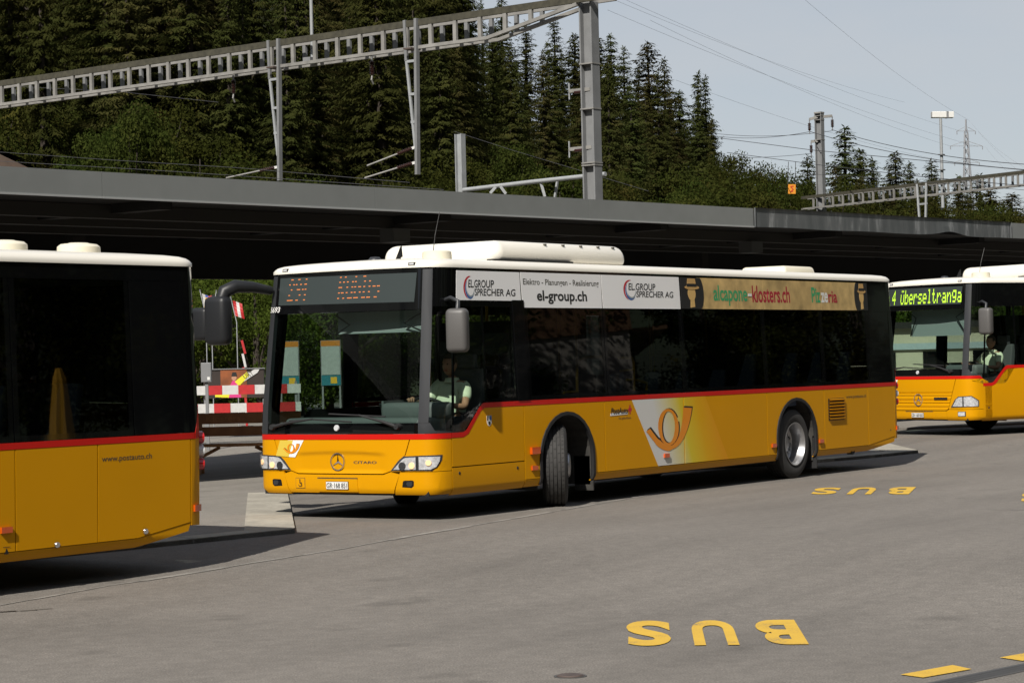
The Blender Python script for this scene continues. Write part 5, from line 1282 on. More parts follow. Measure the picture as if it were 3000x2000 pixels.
m1 = mast('catenary_mast', M1, 0, zb1+.30, .40, 'tall grey steel mast carrying the right end of the long beam', [zA(188, 1727, 68), zA(320, 1730, 68), zA(478, 1735, 68), zA(485, 1735, 68)+.0])
# brackets with upright rods on the tall mast
for v in (262, 432):
    z_ = zA(v, 1700, 68); a = V3(pix(1668, v+6, 68.4)); c = V3((M1[0], M1[1], z_))
    loc0 = Vector(m1.location)
    br = MB().bar(a-loc0, c-loc0, .07, .10).build('bracket_arm', 'steel_light', m1)
    MB().bar(a-loc0+Vector((0, 0, -.24)), a-loc0+Vector((0, 0, .24)), .035).build('rod', 'steel_pale', br); MB().tube([a-loc0+(c-a)*.25+Vector((0, 0, -.05)), a-loc0+(c-a)*.75+Vector((0, 0, -.05))], .05, 8).build('insulator', 'porcelain', br)
def insulator(root, a, c, r=.07, n=8, mt_='porcelain'):
    a = Vector(a); c = Vector(c); pts, rr = [], []
    for k in range(n*2+1): pts.append(a+(c-a)*(k/(n*2))); rr.append(r if k % 2 else r*.45)
    return MB().tube(pts, rr, 8).build('insulator', mt_, root)
def dropper(fn, t, length, label, arms):
    top = fn(t, -.34, .45); root = empty('catenary_dropper', fn(t, -.34, -length)); lo = Vector(root.location); b = MB()
    dd = (fn(t+1, 0, 0)-fn(t, 0, 0)).normalized(); nb = (fn(t, 1, 0)-fn(t, 0, 0)).normalized()
    R0 = lambda s_, q, z: fn(t, -.34, z)+dd*s_+nb*q-lo
    MB().bar(R0(.16, 0, .5), R0(.06, 0, -length), .15, .10, up=dd).build('upright', 'steel_grey', root)
    MB().bar(R0(-.34, .02, .5), R0(-.30, .02, -.75), .08, .10, up=dd).build('upright', 'steel_grey', root)
    MB().bar(R0(-.30, .02, -.75), R0(-.02, .02, -length*.80), .06, .08, up=dd).build('strut', 'steel_pale', root)
    MB().bar(R0(-.18, .30, -.75), R0(-.0, .1, -length*.78), .05, .07, up=dd).build('strut', 'steel_grey', root)
    for z_ in (-.78, -length*.42, -length*.62): MB().bar(R0(-.32+.26*(-z_/length), .02, z_), R0(.10, .02, z_), .07, .08, up=(0, 0, 1)).build('rung', 'steel_pale', root)
    MB().box(R0(-.05, 0, -.42), (.5, .3, .05)).build('clamp_plate', 'iron', root)
    for z0_, u1, v1, d1 in arms:
        s0 = R0(.0, 0, z0_); e0 = V3(pix(u1, v1, d1))-lo; dr_ = (e0-s0).normalized()
        insulator(root, s0+dr_*.12, s0+dr_*.62); ar_ = MB().tube([s0+dr_*.62, e0], .028, 7).build('registration_arm', 'steel_light', root, 60); MB().bar(s0-dr_*.05, s0+dr_*.14, .08).build('collar', 'plate_white', root)
    tag(root, label, 'dropper', 'catenary droppers'); return root
t1 = at_u(f1, LB1, 812); t2 = at_u(f1, LB1, 1214)
dep = lambda p: float((np.array(p)-CAMP)@CF)
d1, d2 = dep(f1(t1, -.3, 0)), dep(f1(t2, -.3, 0))
len1 = zb1-zA(530, 826, d1); len2 = zb1-zA(512, 1225, d2)
dropper(f1, t1, len1, 'lattice dropper hanging from the long beam, the left one', [(-len1+.45, 662, 522, d1-.5)])
dropper(f1, t2, len2, 'lattice dropper hanging from the long beam nearer the tall mast', [(-len2+.85, 1075, 486, d2-.5), (-len2+.38, 1068, 522, d2-.5)])
for u, v0, v1, lb in ((665, 222, 300, 'hanging brown insulator under the long beam, left one'), (1071, 172, 252, 'hanging brown insulator under the long beam, right one')):
    t = at_u(f1, LB1, u); p = f1(t, 0, -.42); e = empty('hanging_insulator', p); ln = (v1-v0)/FPX*dep(p)
    MB().bar((0, 0, 0), (0, 0, -.18), .05).build('hook', 'steel_grey', e); insulator(e, (0, 0, -.15), (0, 0, -ln*.68), .085, 9); MB().tube([(0, 0, -ln*.68), (.04, 0, -ln*.85), (-.05, 0, -ln)], .03, 6).build('clamp', 'steel_light', e)
    tag(e, lb, 'insulator', 'hanging insulators')
t = at_u(f1, LB1, 891); p = f1(t, .1, -.3); e = empty('pole_on_beam', p)
MB().tube([(0, 0, 0), (0, 0, 4.6)], .055, 10).build('pole', 'steel_pale', e, 60); MB().bar((-.1, 0, .05), (.3, 0, .05), .3, .12).build('foot_clamp', 'steel_grey', e); MB().bar((0, 0, 2.05), (.25, -.1, 2.05), .05).build('cleat', 'steel_grey', e)
tag(e, 'pale upright pole standing on the long beam', 'pole')
# short mast with its boom
dS = 80.; pS = pix(1349, 470, dS); mS = mast('catenary_mast', pS, 0, zA(393, 1347, dS), .26, 'short grey steel mast just above the canopy left of the tall mast', [], 'steel_pale')
bo = empty('catenary_boom', pix(1358, 557, dS-.3)); lo = np.array(bo.location)
MB().tube([(0, 0, 0), V3(pix(1560, 533, dS-2)-lo), V3(pix(1774, 510, dS-4)-lo)], .075, 10).build('boom_tube', 'steel_pale', bo, 60)
for (u0, v0), (u1, v1) in (((1583, 530), (1596, 576)), ((1634, 526), (1626, 578)), ((1466, 546), (1482, 568)), ((1452, 548), (1436, 566))):
    MB().bar(V3(pix(u0, v0, dS-2.2)-lo), V3(pix(u1, v1, dS-2.2)-lo), .06, .09).build('boom_strut', 'steel_pale', bo)
tag(bo, 'pale tubular boom sloping up from the short mast to the tall mast', 'boom')
# second gantry, farther off at the right
M2 = pix(2403, 470, 158); E2 = pix(3000, 525, 141); ex2 = E2-M2
g2, f2, LB2 = beam('gantry_beam', M2-ex2/np.linalg.norm(ex2)*.8, E2+ex2*.9, 11.87, 1.05, False, 'farther grey ladder beam at the right edge')
m2 = mast('catenary_mast', M2, 0, zA(333, 2399, 158), .46, 'grey mast with two insulator arms at the left end of the right beam', [zA(340, 2400, 158), zA(352, 2400, 158), zA(410, 2400, 158)], 'steel_grey', True)
l2 = Vector(m2.location)
for (ua, va, uc, vc) in ((2395, 343, 2371, 350), (2404, 343, 2438, 340), (2396, 413, 2376, 415)):
    a = V3(pix(ua, va, 158))-l2; c = V3(pix(uc, vc, 158))-l2
    am = MB().bar(a, c, .12, .18).build('bracket_arm', 'steel_light', m2)
    o_ = insulator(am, c+Vector((0, 0, -.25)), c+Vector((0, 0, -.75)), .13, 6); MB().bar(c, c+Vector((0, 0, -1.0)), .05).build('hanger', 'steel_grey', am)
t = at_u(f2, LB2, 2702); e = empty('catenary_dropper', f2(t, -.3, -2.3)); lo = Vector(e.location)
for s_ in (-.45, .45):
    MB().bar(f2(t+s_, -.3, .4)-lo, f2(t+s_*.6, -.3, -2.3)-lo, .12, .14).build('upright', 'steel_pale', e)
MB().bar(f2(t-.45, -.3, -.9)-lo, f2(t+.45, -.3, -.9)-lo, .1, .12).build('rung', 'steel_pale', e)
tag(e, 'pale lattice dropper hanging from the right beam', 'dropper', 'catenary droppers')
# floodlight on its pole
dF = 152.; pF = pix(2760, 520, dF); e = empty('floodlight_pole', (pF[0], pF[1], 11.5)); zt = zA(348, 2755, dF)-11.5
MB().tube([(0, 0, -.6), (0, 0, zt)], [.11, .09], 10).build('pole', 'steel_pale', e, 60)
rt = Matrix((Vector(CR), Vector(np.cross(CU, CR)), Vector(CU))).transposed()
MB().box((-.30, 0, zt+.27), (1.42, .6, .40), rt).build('lamp_box', 'floodlight', e, bevel=.04); MB().box(tuple(Vector((-.30, 0, zt+.27))+rt @ Vector((.28, 0, 0))), (.14, .64, .42), rt).build('lamp_band', 'steel_grey', e)
for k in (.18, .36, .55): MB().box((0, 0, zt*k), (.45, .3, .07)).build('cleat', 'steel_grey', e)
tag(e, 'tall slim pole with a long white floodlight box against the sky', 'lamp')
# far lattice pylon
dP = 520.; b0 = pix(2838, 690, dP); py = empty('lattice_pylon', b0); mpx = dP/FPX; rx = Vector(CR); ry = Vector(np.cross(CU, CR))
H_ = (690-350)*mpx
def pw(z): return (6+30*max(0, 1-z/H_)**1.2)*mpx*.5 if z < H_*.93 else .05
lv = [0, .2, .36, .5, .6, .69, .76, .83, .88, .93, 1.0]
for i in range(len(lv)-1):
    z0, z1 = lv[i]*H_, lv[i+1]*H_; a_, c_ = pw(z0), pw(z1)
    for sx_, sy_ in ((-1, -1), (1, -1), (1, 1), (-1, 1)):
        MB().bar(rx*sx_*a_+ry*sy_*a_+Vector((0, 0, z0)), rx*sx_*c_+ry*sy_*c_+Vector((0, 0, z1)), .20).build('leg', 'wire_far', py)
    for sy_ in (-1, 1):
        MB().bar(rx*-a_+ry*sy_*a_+Vector((0, 0, z0)), rx*c_+ry*sy_*c_+Vector((0, 0, z1)), .13).build('brace', 'wire_far', py); MB().bar(rx*a_+ry*sy_*a_+Vector((0, 0, z0)), rx*-c_+ry*sy_*c_+Vector((0, 0, z1)), .13).build('brace', 'wire_far', py)
for v_, w_, up_ in ((384, 27, 12), (428, 47, 14), (476, 36, 10)):
    z_ = (690-v_)*mpx
    for sg in (-1, 1):
        tip = rx*sg*w_*mpx+Vector((0, 0, z_))
        ar_ = MB().bar(rx*sg*pw(z_)+Vector((0, 0, z_)), tip, .11).bar(rx*sg*pw(z_)+Vector((0, 0, z_+up_*mpx)), tip, .10).build('cross_arm', 'wire_far', py); MB().bar(tip, tip-Vector((0, 0, 10*mpx)), .14).build('insulator', 'wire_far', ar_)
tag(py, 'far slender lattice pylon above the trees at the right', 'pylon')
# wires: each a sagging line between two measured ends
def wire(pts, r, label, mt_='wire', sag=0.):
    P_ = [V3(pix(*p)) for p in pts]
    if len(P_) == 2:
        n_ = 14; a, c = P_; P_ = [a+(c-a)*(k/n_)-Vector((0, 0, sag*4*(k/n_)*(1-k/n_))) for k in range(n_+1)]
    return tag(MB().tube(P_, r, 5).build('overhead_wire', mt_), label, 'wire', 'overhead wires')
wire([(2084, 390, 190), (2436, 384, 158)], .018, 'upper near-level wire running left from the mast with two arms', sag=.3); wire([(2090, 398, 190), (2374, 386, 158)], .018, 'second near-level wire running left from the mast with two arms', sag=.3)
wire([(2436, 380, 158), (3040, 484, 120)], .02, 'upper wire running right from the mast with two arms', sag=.4); wire([(2374, 386, 158), (3040, 500, 118)], .02, 'lower wire running right from the mast with two arms', sag=.4)
wire([(2110, 405, 150), (2380, 440, 130), (2700, 470, 120), (3040, 502, 110)], .018, 'messenger wire crossing behind the grey mast'); wire([(2130, 447, 150), (2420, 486, 130), (2720, 520, 118), (3040, 548, 108)], .018, 'contact wire sloping down past the grey mast')
wire([(2130, 462, 170), (2376, 450, 158)], .016, 'short wire meeting the lower arm of the grey mast', sag=.1); wire([(2250, 505, 160), (2480, 515, 150), (3040, 560, 130)], .014, 'lowest wire above the canopy at the right')
for i, (a, b_) in enumerate((((1752, -20, 300), (2650, 300, 520)), ((1905, 60, 300), (2790, 430, 520)), ((1780, 30, 300), (2865, 430, 520)), ((1700, -60, 300), (2811, 384, 520)), ((2335, -20, 330), (2838, 352, 520)), ((1980, 235, 330), (2800, 478, 520)))):
    wire([a, b_], .017, ['first', 'second', 'third', 'fourth', 'fifth', 'sixth'][i]+' thin power line falling across the sky to the pylon', 'wire_far', sag=1.2)
for i, (a, b_) in enumerate((((2838, 352, 520), (3060, 560, 400)), ((2865, 384, 520), (3060, 520, 400)), ((2885, 428, 520), (3060, 590, 400)))):
    wire([a, b_], .017, ['upper', 'middle', 'lower'][i]+' thin power line leaving the pylon to the right', 'wire_far', sag=1.)
wire([(-40, 443, 70), (340, 470, 66), (700, 492, 62), (1200, 535, 58)], .007, 'dark wire low over the canopy at the left'); wire([(-40, 470, 64), (500, 502, 60), (1300, 556, 56)], .007, 'dark wire just above the canopy edge')
wire([(-40, 250, 86), (340, 268, 84), (640, 300, 82)], .008, 'thin wire across the beam at the far left'); wire([(1330, 385, 82), (1500, 440, 80), (1700, 500, 78), (1900, 560, 76)], .007, 'thin wire sloping down behind the tall mast')
# orange signal plate hung from the wires
dG = 140.; c0 = pix(2320, 554, dG); sg_ = empty('signal_plate', c0); mg = dG/FPX
def F2(a, b_, off): q = CR*(a*mg)+CU*(b_*mg)-CF*(.01+off); return tuple(q)
mat('signal_orange', (.60, .23, .015), .5); mat('signal_red', (.45, .03, .015), .5)
flatpoly('plate', [(-11, -14), (11, -14), (11, 14), (-11, 14)], lambda a, b_, o: F2(a, b_, o), 'signal_orange', sg_, (), .03)
zz = [(5, 9), (-4, 7), (4, -1), (-4, -8), (3, -6)]; b = MB()
for (a, c_) in zip(zz, zz[1:]): b.bar(F2(*a, .01), F2(*c_, .01), .05, .012, up=tuple(CF))
b.build('zigzag_mark', 'signal_red', sg_)
for a in (-12, 9): MB().tube([F2(a, 14, 0), F2(a+2, 80, 0)], .02, 5).build('hanger_rod', 'wire', sg_)
tag(sg_, 'small orange signal plate with a red zigzag hanging above the canopy', 'sign')

# house roof at the far left
mat('bench_dark', (.055, .035, .024), .8, var=.3, scale=3); mat('tiles', (.10, .062, .042), .85, var=.3, scale=6, bump=.5, bscale=10); mat('render_wall', (.35, .31, .24), .8)
hp = pix(-40, 500, 100); hs = empty('house', (hp[0], hp[1], 0)); lo = np.array(hs.location)
a = pix(-70, 412, 100)-lo; c = pix(152, 497, 100)-lo; bk_ = CF*9*np.array([1, 1, 0]); lf = pix(-300, 497, 100)-lo; a2 = a+bk_; c2 = c+bk_; l2_ = lf+bk_
b = MB(); b.quad(a, c, c2, a2); b.quad(lf, a, a2, l2_); b.build('roof', 'tiles', hs)
wq = [p*np.array([1, 1, 0]) for p in (c-CR*.8, lf+CR*.8, lf+CR*.8+bk_, c-CR*.8+bk_)]; zt = float(c[2])
b = MB()
for p, q in zip(wq, wq[1:]+wq[:1]): b.quad(p, q, q+np.array([0, 0, zt]), p+np.array([0, 0, zt]))
b.quad(wq[1]+np.array([0, 0, zt]), wq[0]+np.array([0, 0, zt]), a-np.array([0, 0, .1])); b.build('wall', 'bench_dark', hs)
for k in (.3, .6):
    q = wq[0]+(wq[1]-wq[0])*k; MB().box(tuple(q+np.array([0, 0, zt*.6])-CF*.03), (1.1, .08, 1.3), Matrix.Rotation(math.atan2(CR[1], CR[0]), 3, 'Z')).build('window', 'black_gloss', hs)
tag(hs, 'house with brown tiled roof peeping over the canopy at the far left', 'house')
# pale annexe behind the right bus
mat('cream_wall', (.52, .49, .36), .8, var2=.08); mat('pipe_blue', (.38, .46, .48), .5)
ap = pix(2735, 1060, 95); an_ = empty('station_annexe', (ap[0], ap[1], 0)); rt2 = Matrix.Rotation(math.atan2(CR[1], CR[0]), 3, 'Z')
def abox(name, x0, x1, z0, z1, dep_, mt_, q=0.): 
    return MB().box(tuple(rt2 @ Vector(((x0+x1)/2, q, (z0+z1)/2))), (x1-x0, dep_, z1-z0), rt2).build(name, mt_, an_)
abox('wall', -5.5, 6, 0, 2.6, 2.5, 'cream_wall'); abox('roof', -5.8, 6.3, 2.6, 2.85, 3., 'soffit_beam'); abox('pipe_band', -5.5, 6, 1.75, 2.0, .1, 'pipe_blue', -1.32)
for x_ in (-4.2, -2.2, -.2, 1.8, 3.8): abox('window', x_-.45, x_+.45, 1.0, 1.65, .06, 'black_gloss', -1.28)
tag(an_, 'cream station annexe seen through the windows of the right bus', 'building')

# ---------------------------------------------------------------- things between the left and the middle bus
PT = .042
def ground_at(u, v, lift=PT):
    return rayz(u, v, lambda x, y: road_h(x, y)+lift)
ry_ = math.atan2(CR[1], CR[0])                       # local x along the picture, local y away from the camera
def place(name, u, v_ground=None, d=None, z=None):
    if d is None: x, y = ground_at(u, v_ground)
    else: q = pix(u, 1000, d); x, y = q[0], q[1]
    return empty(name, (x, y, (road_h(x, y)+PT if d is None else 0.) if z is None else z), (0, 0, ry_))
mat('bench_wood', (.30, .125, .045), .6, var=.25, scale=6, var2=.2, scale2=2); mat('bench_wood2', (.38, .17, .055), .6, var=.25, scale=6)
bn = place('wooden_bench', 700, 1386)
for z_, h_ in ((.66, .15), (.865, .17)):
    pl_ = MB().box((0, .22, z_), (1.95, .045, h_)).build('backrest_plank', 'bench_wood', bn, bevel=.008)
    if z_ > .8: text_fit('carved_name', 'Klosters', lambda a, b_, o: (a, .194, b_), -.52, .02, .82, .91, 'bench_wood2', pl_, .0)
for y_ in (-.16, .0, .16): MB().box((0, y_, .45), (2.0, .13, .04)).build('seat_plank', 'bench_wood2', bn, bevel=.006)
for x_ in (-.62, .62):
    MB().bar((x_, -.20, 0), (x_, -.12, .43), .09, .10).build('leg', 'bench_wood2', bn); MB().bar((x_, .22, 0), (x_, .16, .43), .09, .10).build('leg', 'bench_wood2', bn)
    MB().bar((x_, .17, .43), (x_, .255, .92), .07, .05).build('back_post', 'bench_wood', bn); MB().bar((x_+(.0), -.1, .25), (x_+(.34 if x_ < 0 else -.34), -.05, .42), .07, .05).build('brace', 'bench_wood2', bn)
tag(bn, 'brown wooden bench with carved back planks between the left and middle buses', 'bench')
mat('barrier_red', (.40, .016, .018), .5, var=.15, scale=12); mat('barrier_white', (.50, .50, .49), .5, var=.12, scale=12); mat('banner_dark', (.018, .011, .008), .6, var=.5, scale=1.5); mat('banner_wood', (.20, .055, .012), .6, var=.6, scale=3)
mat('jacket_yellow', (.62, .58, .02), .6); mat('pink', (.55, .03, .18), .6)
bar_ = place('roadwork_barrier', 690, d=47.5)
for zc, ph in ((1.25, 0), (.885, 1)):
    b0 = MB().box((0, .012, zc), (2.6, .02, .185)).build('plank', 'barrier_white', bar_)
    for k in range(4): MB().box((-1.12+.66*k+.16*ph-.33*(k > 9), -.004, zc), (.33, .012, .188)).build('red_stripe', 'barrier_red', b0)
for x_ in (-1.2, 1.2): MB().box((x_, .06, .70), (.05, .05, 1.40)).build('post', 'steel_grey', bar_); MB().box((x_, .06, .24), (.12, .7, .05)).build('foot', 'rubber', bar_)
tag(bar_, 'red and white striped plank barrier behind the wooden bench', 'barrier')
bg = place('advert_banner', 682, d=50)
bg.scale = (1.12, 1, 1)
MB().box((0, .02, 1.36), (1.15, .03, .62)).build('banner_sheet', 'banner_dark', bg); MB().box((.0, 0, 1.36), (.50, .012, .61)).build('wood_print', 'banner_wood', bg)
for x_ in (-.56, .56): MB().box((x_, .06, .83), (.04, .04, 1.66)).build('post', 'steel_grey', bg)
MB().box((0, .0, 1.672), (1.2, .05, .02)).build('top_rail', 'steel_grey', bg)
fg_ = flatpoly('print_figure', [(-.10, 1.06), (.14, 1.06), (.10, 1.32), (.06, 1.42), (-.02, 1.42), (-.08, 1.30)], lambda a, b_, o: (a, -.012+o*0, b_), 'pink', bg, (), 0)
flatpoly('print_sleeve', [(.02, 1.40), (.10, 1.30), (.30, 1.52), (.26, 1.60)], lambda a, b_, o: (a, -.014, b_), 'jacket_yellow', fg_); flatpoly('print_trousers', [(-.36, 1.08), (-.1, 1.06), (-.06, 1.24), (-.2, 1.28), (-.36, 1.2)], lambda a, b_, o: (a, -.014, b_), 'jacket_yellow', fg_)
flatpoly('print_head', [(.01+.05*math.cos(k*.6283), 1.48+.06*math.sin(k*.6283)) for k in range(10)], lambda a, b_, o: (a, -.015, b_), 'skin', fg_); flatpoly('print_hat', [(-.04, 1.51), (.07, 1.51), (.05, 1.60), (-.02, 1.60)], lambda a, b_, o: (a, -.017, b_), 'ink_black', fg_)
bd = flatpoly('print_board', [(.12, 1.44), (.20, 1.40), (.46, 1.58), (.50, 1.66), (.42, 1.66), (.18, 1.54)], lambda a, b_, o: (a, -.013, b_), 'barrier_white', fg_)
text_fit('print_lettering', 'URT', lambda a, b_, o: (a*.87-b_*.5+.21, -.0165, a*.5+b_*.87+1.46), .0, .20, -.02, .08, 'ink_grey', fg_, .01)
tag(bg, 'dark brown printed banner with a figure in yellow and pink behind the barrier', 'banner')
cb = place('meter_cabinet', 603, d=46); MB().box((0, 0, 1.62), (.20, .16, .38)).build('cabinet_box', 'steel_grey', cb, bevel=.01); MB().box((0, 0, .72), (.06, .06, 1.44)).build('post', 'steel_grey', cb); MB().box((.05, -.085, 1.5), (.05, .01, .06)).build('sticker', 'plate_white', cb)
tag(cb, 'small grey cabinet on a post beside the rear of the left bus', 'cabinet')
rp_ = place('striped_pole', 722, d=52); 
for k in range(7): MB().bar((-.03+.0*k, 0, .2+.3*k), (-.03-.012*k, 0, .5+.3*k), .05).build('pole_section', 'barrier_white' if k % 2 else 'barrier_red', rp_)
MB().box((-.03, 0, .3), (.25, .25, .2)).build('foot', 'rubber', rp_)
tag(rp_, 'red and white striped pole in front of the shrubs', 'pole')
mat('flag_blue', (.03, .06, .30), .7); mat('flag_gold', (.62, .36, .02), .7)
def flag(u, v, d, cols, label, lean):
    q = pix(u, v, d); e = empty('flag', (q[0], q[1], 0), (0, 0, ry_)); z_ = float(q[2])
    MB().tube([(.12*lean, 0, .1), (.12*lean, 0, z_-.55), (0, 0, z_)], .011, 6).build('flag_pole', 'steel_pale', e); MB().lathe([(0, .02), (.018, .01), (.018, -.01), (0, -.02)], c=(0, 0, z_+.01), n=8).build('finial', 'steel_grey', e)
    cl = None
    for k, c_ in enumerate(cols):
        b = MB(); n = 5
        for i in range(n):
            def pt(t, w): x_ = (.05+.30*t)*lean*1+.10*w*lean; return (x_*.8, .025*math.sin(t*5+k), z_-.02-.32*t-.10*w+.06*(1-t)*0)
            w0, w1 = -.9+k*.9, -.9+(k+1)*.9
            g_ = lambda t, w: ((.04+.13*w+.05*t)*lean, .02*math.sin(4*t+w*2), z_-.06-.34*t-.05*w)
            b.quad(g_(i/n, (k)/3*1.6), g_(i/n, (k+1)/3*1.6), g_((i+1)/n, (k+1)/3*1.6), g_((i+1)/n, k/3*1.6))
        b.build('cloth_stripe', c_, e)
    tag(e, label, 'flag', 'small flags between the buses')
flag(586, 852, 52, ('barrier_white', 'flag_blue', 'barrier_red'), 'small white, blue and red flag beside the left bus roof', 1)
flag(634, 853, 52, ('ink_black', 'barrier_red', 'flag_gold'), 'small black, red and gold flag behind the mirror arm', -1)
flag(676, 872, 52, ('barrier_red', 'barrier_white', 'barrier_red'), 'small red, white and red flag right of the mirror', 1)
# timetable boards seen through the windscreen
mat('board_paper', (.30, .33, .32), .6, var=.1, scale=12); mat('board_orange', (.42, .15, .012), .5); mat('board_teal', (.015, .15, .19), .5)
for u, lb in ((846, 'timetable board with orange header seen through the left of the windscreen'), (968, 'second timetable board seen through the middle of the windscreen')):
    e = place('timetable_board', u, d=51.5)
    MB().box((0, 0, 1.75), (.44, .05, 1.0)).build('frame', 'steel_grey', e); MB().box((0, -.03, 1.82), (.40, .012, .66)).build('paper', 'board_paper', e)
    MB().box((0, -.032, 2.18), (.42, .012, .12)).build('header', 'board_orange', e); ft = MB().box((0, -.032, 1.37), (.42, .012, .22)).build('footer', 'board_teal', e)
    MB().box((.06, -.04, 1.37), (.14, .01, .14)).build('footer_square', 'flag_gold', ft)
    for x_ in (-.19, .19): MB().box((x_, .0, .62), (.04, .04, 1.25)).build('post', 'steel_grey', e)
    tag(e, lb, 'notice board', 'timetable boards')

# ---------------------------------------------------------------- drivers
def skin_piece(vs, es, rs, root=0, sub=2):
    me = bpy.data.meshes.new('p'); me.from_pydata(vs, es, []); ob = bpy.data.objects.new('p', me); COL.objects.link(ob)
    md = ob.modifiers.new('s', 'SKIN'); sv = me.skin_vertices[0].data if me.skin_vertices else None
    if sv is None:
        me.attributes; bpy.context.view_layer.objects.active = ob
    for i, r in enumerate(rs):
        me.skin_vertices[0].data[i].radius = (r, r) if not isinstance(r, tuple) else r
    me.skin_vertices[0].data[root].use_root = True
    sb = ob.modifiers.new('u', 'SUBSURF'); sb.levels = sub; sb.render_levels = sub
    dg = bpy.context.evaluated_depsgraph_get(); out_ = bpy.data.meshes.new_from_object(ob.evaluated_get(dg)); bpy.data.objects.remove(ob)
    return out_
def chain(pts, rs, sub=2):
    return skin_piece([tuple(p) for p in pts], [(i, i+1) for i in range(len(pts)-1)], rs, 0, sub)
def join(meshes, name):
    b = bmesh.new()
    for q in meshes: b.from_mesh(q)
    me = bpy.data.meshes.new(name); b.to_mesh(me); b.free(); return me
def driver(bus, label, reach):
    e = empty('person', bus.matrix_basis @ Vector((-1.19, .68, .39)), bus.rotation_euler); o0 = Vector((-1.33, .58, .42))
    def v(*p): return tuple(Vector(p)-o0)
    Y = .58; hip = v(-1.33, Y, 1.04); belly = v(-1.36, Y, 1.20); chest = v(-1.40, Y, 1.38); neck0 = v(-1.39, Y, 1.53); neck1 = v(-1.37, Y, 1.60)
    SL, SR = v(-1.39, Y+.18, 1.47), v(-1.39, Y-.18, 1.47); EL, ER = v(-1.20, Y+.30, 1.24), v(-1.16, Y-.27, 1.27); WL, WR = v(*reach[0]), v(*reach[1])
    KL, KR = v(-.90, Y+.14, 1.04), v(-.90, Y-.14, 1.04); AL, AR = v(-.80, Y+.14, .56), v(-.80, Y-.14, .56); TL, TR = v(-.64, Y+.15, .47), v(-.64, Y-.15, .47)
    HL, HR = v(-1.28, Y+.09, 1.04), v(-1.28, Y-.09, 1.04)
    vs = [hip, belly, chest, neck0, neck1, SL, EL, WL, SR, ER, WR, HL, KL, AL, TL, HR, KR, AR, TR]
    es = [(0, 1), (1, 2), (2, 3), (3, 4), (2, 5), (5, 6), (6, 7), (2, 8), (8, 9), (9, 10), (0, 11), (11, 12), (12, 13), (13, 14), (0, 15), (15, 16), (16, 17), (17, 18)]
    rs = [(.16, .13), (.155, .125), (.165, .12), .07, .058, .07, .045, .028, .07, .045, .028, .09, .062, .042, .04, .09, .062, .042, .04]
    parts = [skin_piece(vs, es, rs)]
    # head: skull, jaw, nose, ears
    hb = bmesh.new(); bmesh.ops.create_uvsphere(hb, u_segments=20, v_segments=14, radius=1)
    hc = Vector(v(-1.345, Y, 1.715))
    for q in hb.verts:
        x_, y_, z_ = q.co; jaw = 1-.22*max(0, -z_)**1.5
        q.co = Vector((x_*.098*jaw+(.018*max(0, -z_)), y_*.076*jaw, z_*.122))+hc
        if x_ > .85 and abs(y_) < .28 and -.35 < z_ < .12: q.co.x += .022*(1-abs(y_)/.3)
    for sg in (-1, 1):
        m4 = Matrix.Translation(hc+Vector((-.005, sg*.078, -.005))) @ Matrix.Diagonal((.024, .012, .034, 1)); bmesh.ops.create_uvsphere(hb, u_segments=8, v_segments=6, radius=1, matrix=m4)
    hm = bpy.data.meshes.new('h'); hb.to_mesh(hm); hb.free(); parts.append(hm)
    # hands: palm and five bent fingers closed round the rim
    for W, E_, sg in ((WL, EL, 1), (WR, ER, -1)):
        W = Vector(W); dr_ = (W-Vector(E_)).normalized(); side = Vector((0, 0, 1)).cross(dr_).normalized()*sg; up_ = dr_.cross(side)*sg
        parts.append(chain([W-dr_*.02, W+dr_*.04, W+dr_*.085], [.026, .036, .034], 1))
        for k in range(4):
            o_ = W+dr_*.08+side*(.030-.020*k); L_ = (.040, .046, .043, .034)[k]; dn = Vector((0, 0, -1))
            parts.append(chain([o_-dr_*.02, o_+dr_*L_*.6+Vector((0, 0, .006)), o_+dr_*L_*.9+dn*.024, o_+dr_*L_*.45+dn*.045], [.0095, .009, .0085, .007], 1))
        o_ = W+dr_*.03+side*.03; parts.append(chain([o_-side*.012, o_+side*.022+dr_*.015, o_+side*.026+dr_*.045], [.012, .011, .009], 1))
    bm_ = join(parts, 'body'); bo_ = link_mesh('body', bm_, 'skin', e, 60)
    rsS = [(.178, .148), (.176, .146), (.186, .14), .088, .085, .06, .086, .06]
    mE = lambda a, b_, t: tuple(Vector(a)+(Vector(b_)-Vector(a))*t)
    shm = skin_piece([v(-1.33, Y, 1.08), belly, chest, mE(chest, neck0, .72), SL, mE(SL, EL, .72), SR, mE(SR, ER, .72)], [(0, 1), (1, 2), (2, 3), (2, 4), (4, 5), (2, 6), (6, 7)], [(.178, .148), (.176, .146), (.186, .14), .098, .090, .072, .090, .072])
    sh_ = link_mesh('shirt', shm, 'shirt', e, 60)
    MB().lathe([(.085, -.02), (.075, .025), (.095, -.03)], c=v(-1.385, Y, 1.545), n=16).build('collar', 'shirt', sh_, 60)
    trm = skin_piece([hip, HL, mE(HL, KL, .5), KL, mE(KL, AL, .9), HR, mE(HR, KR, .5), KR, mE(KR, AR, .9)], [(0, 1), (1, 2), (2, 3), (3, 4), (0, 5), (5, 6), (6, 7), (7, 8)], [(.175, .14), .105, .088, .076, .06, .105, .088, .076, .06])
    link_mesh('trousers', trm, 'trousers', e, 60)
    hh_ = bmesh.new(); bmesh.ops.create_uvsphere(hh_, u_segments=18, v_segments=12, radius=1)
    for q in list(hh_.verts):
        x_, y_, z_ = q.co
        if z_ < -.25 or (x_ > .55 and z_ < .45): hh_.verts.remove(q)
        else: q.co = Vector((x_*.106-.004, y_*.084, z_*.130+.006))+hc
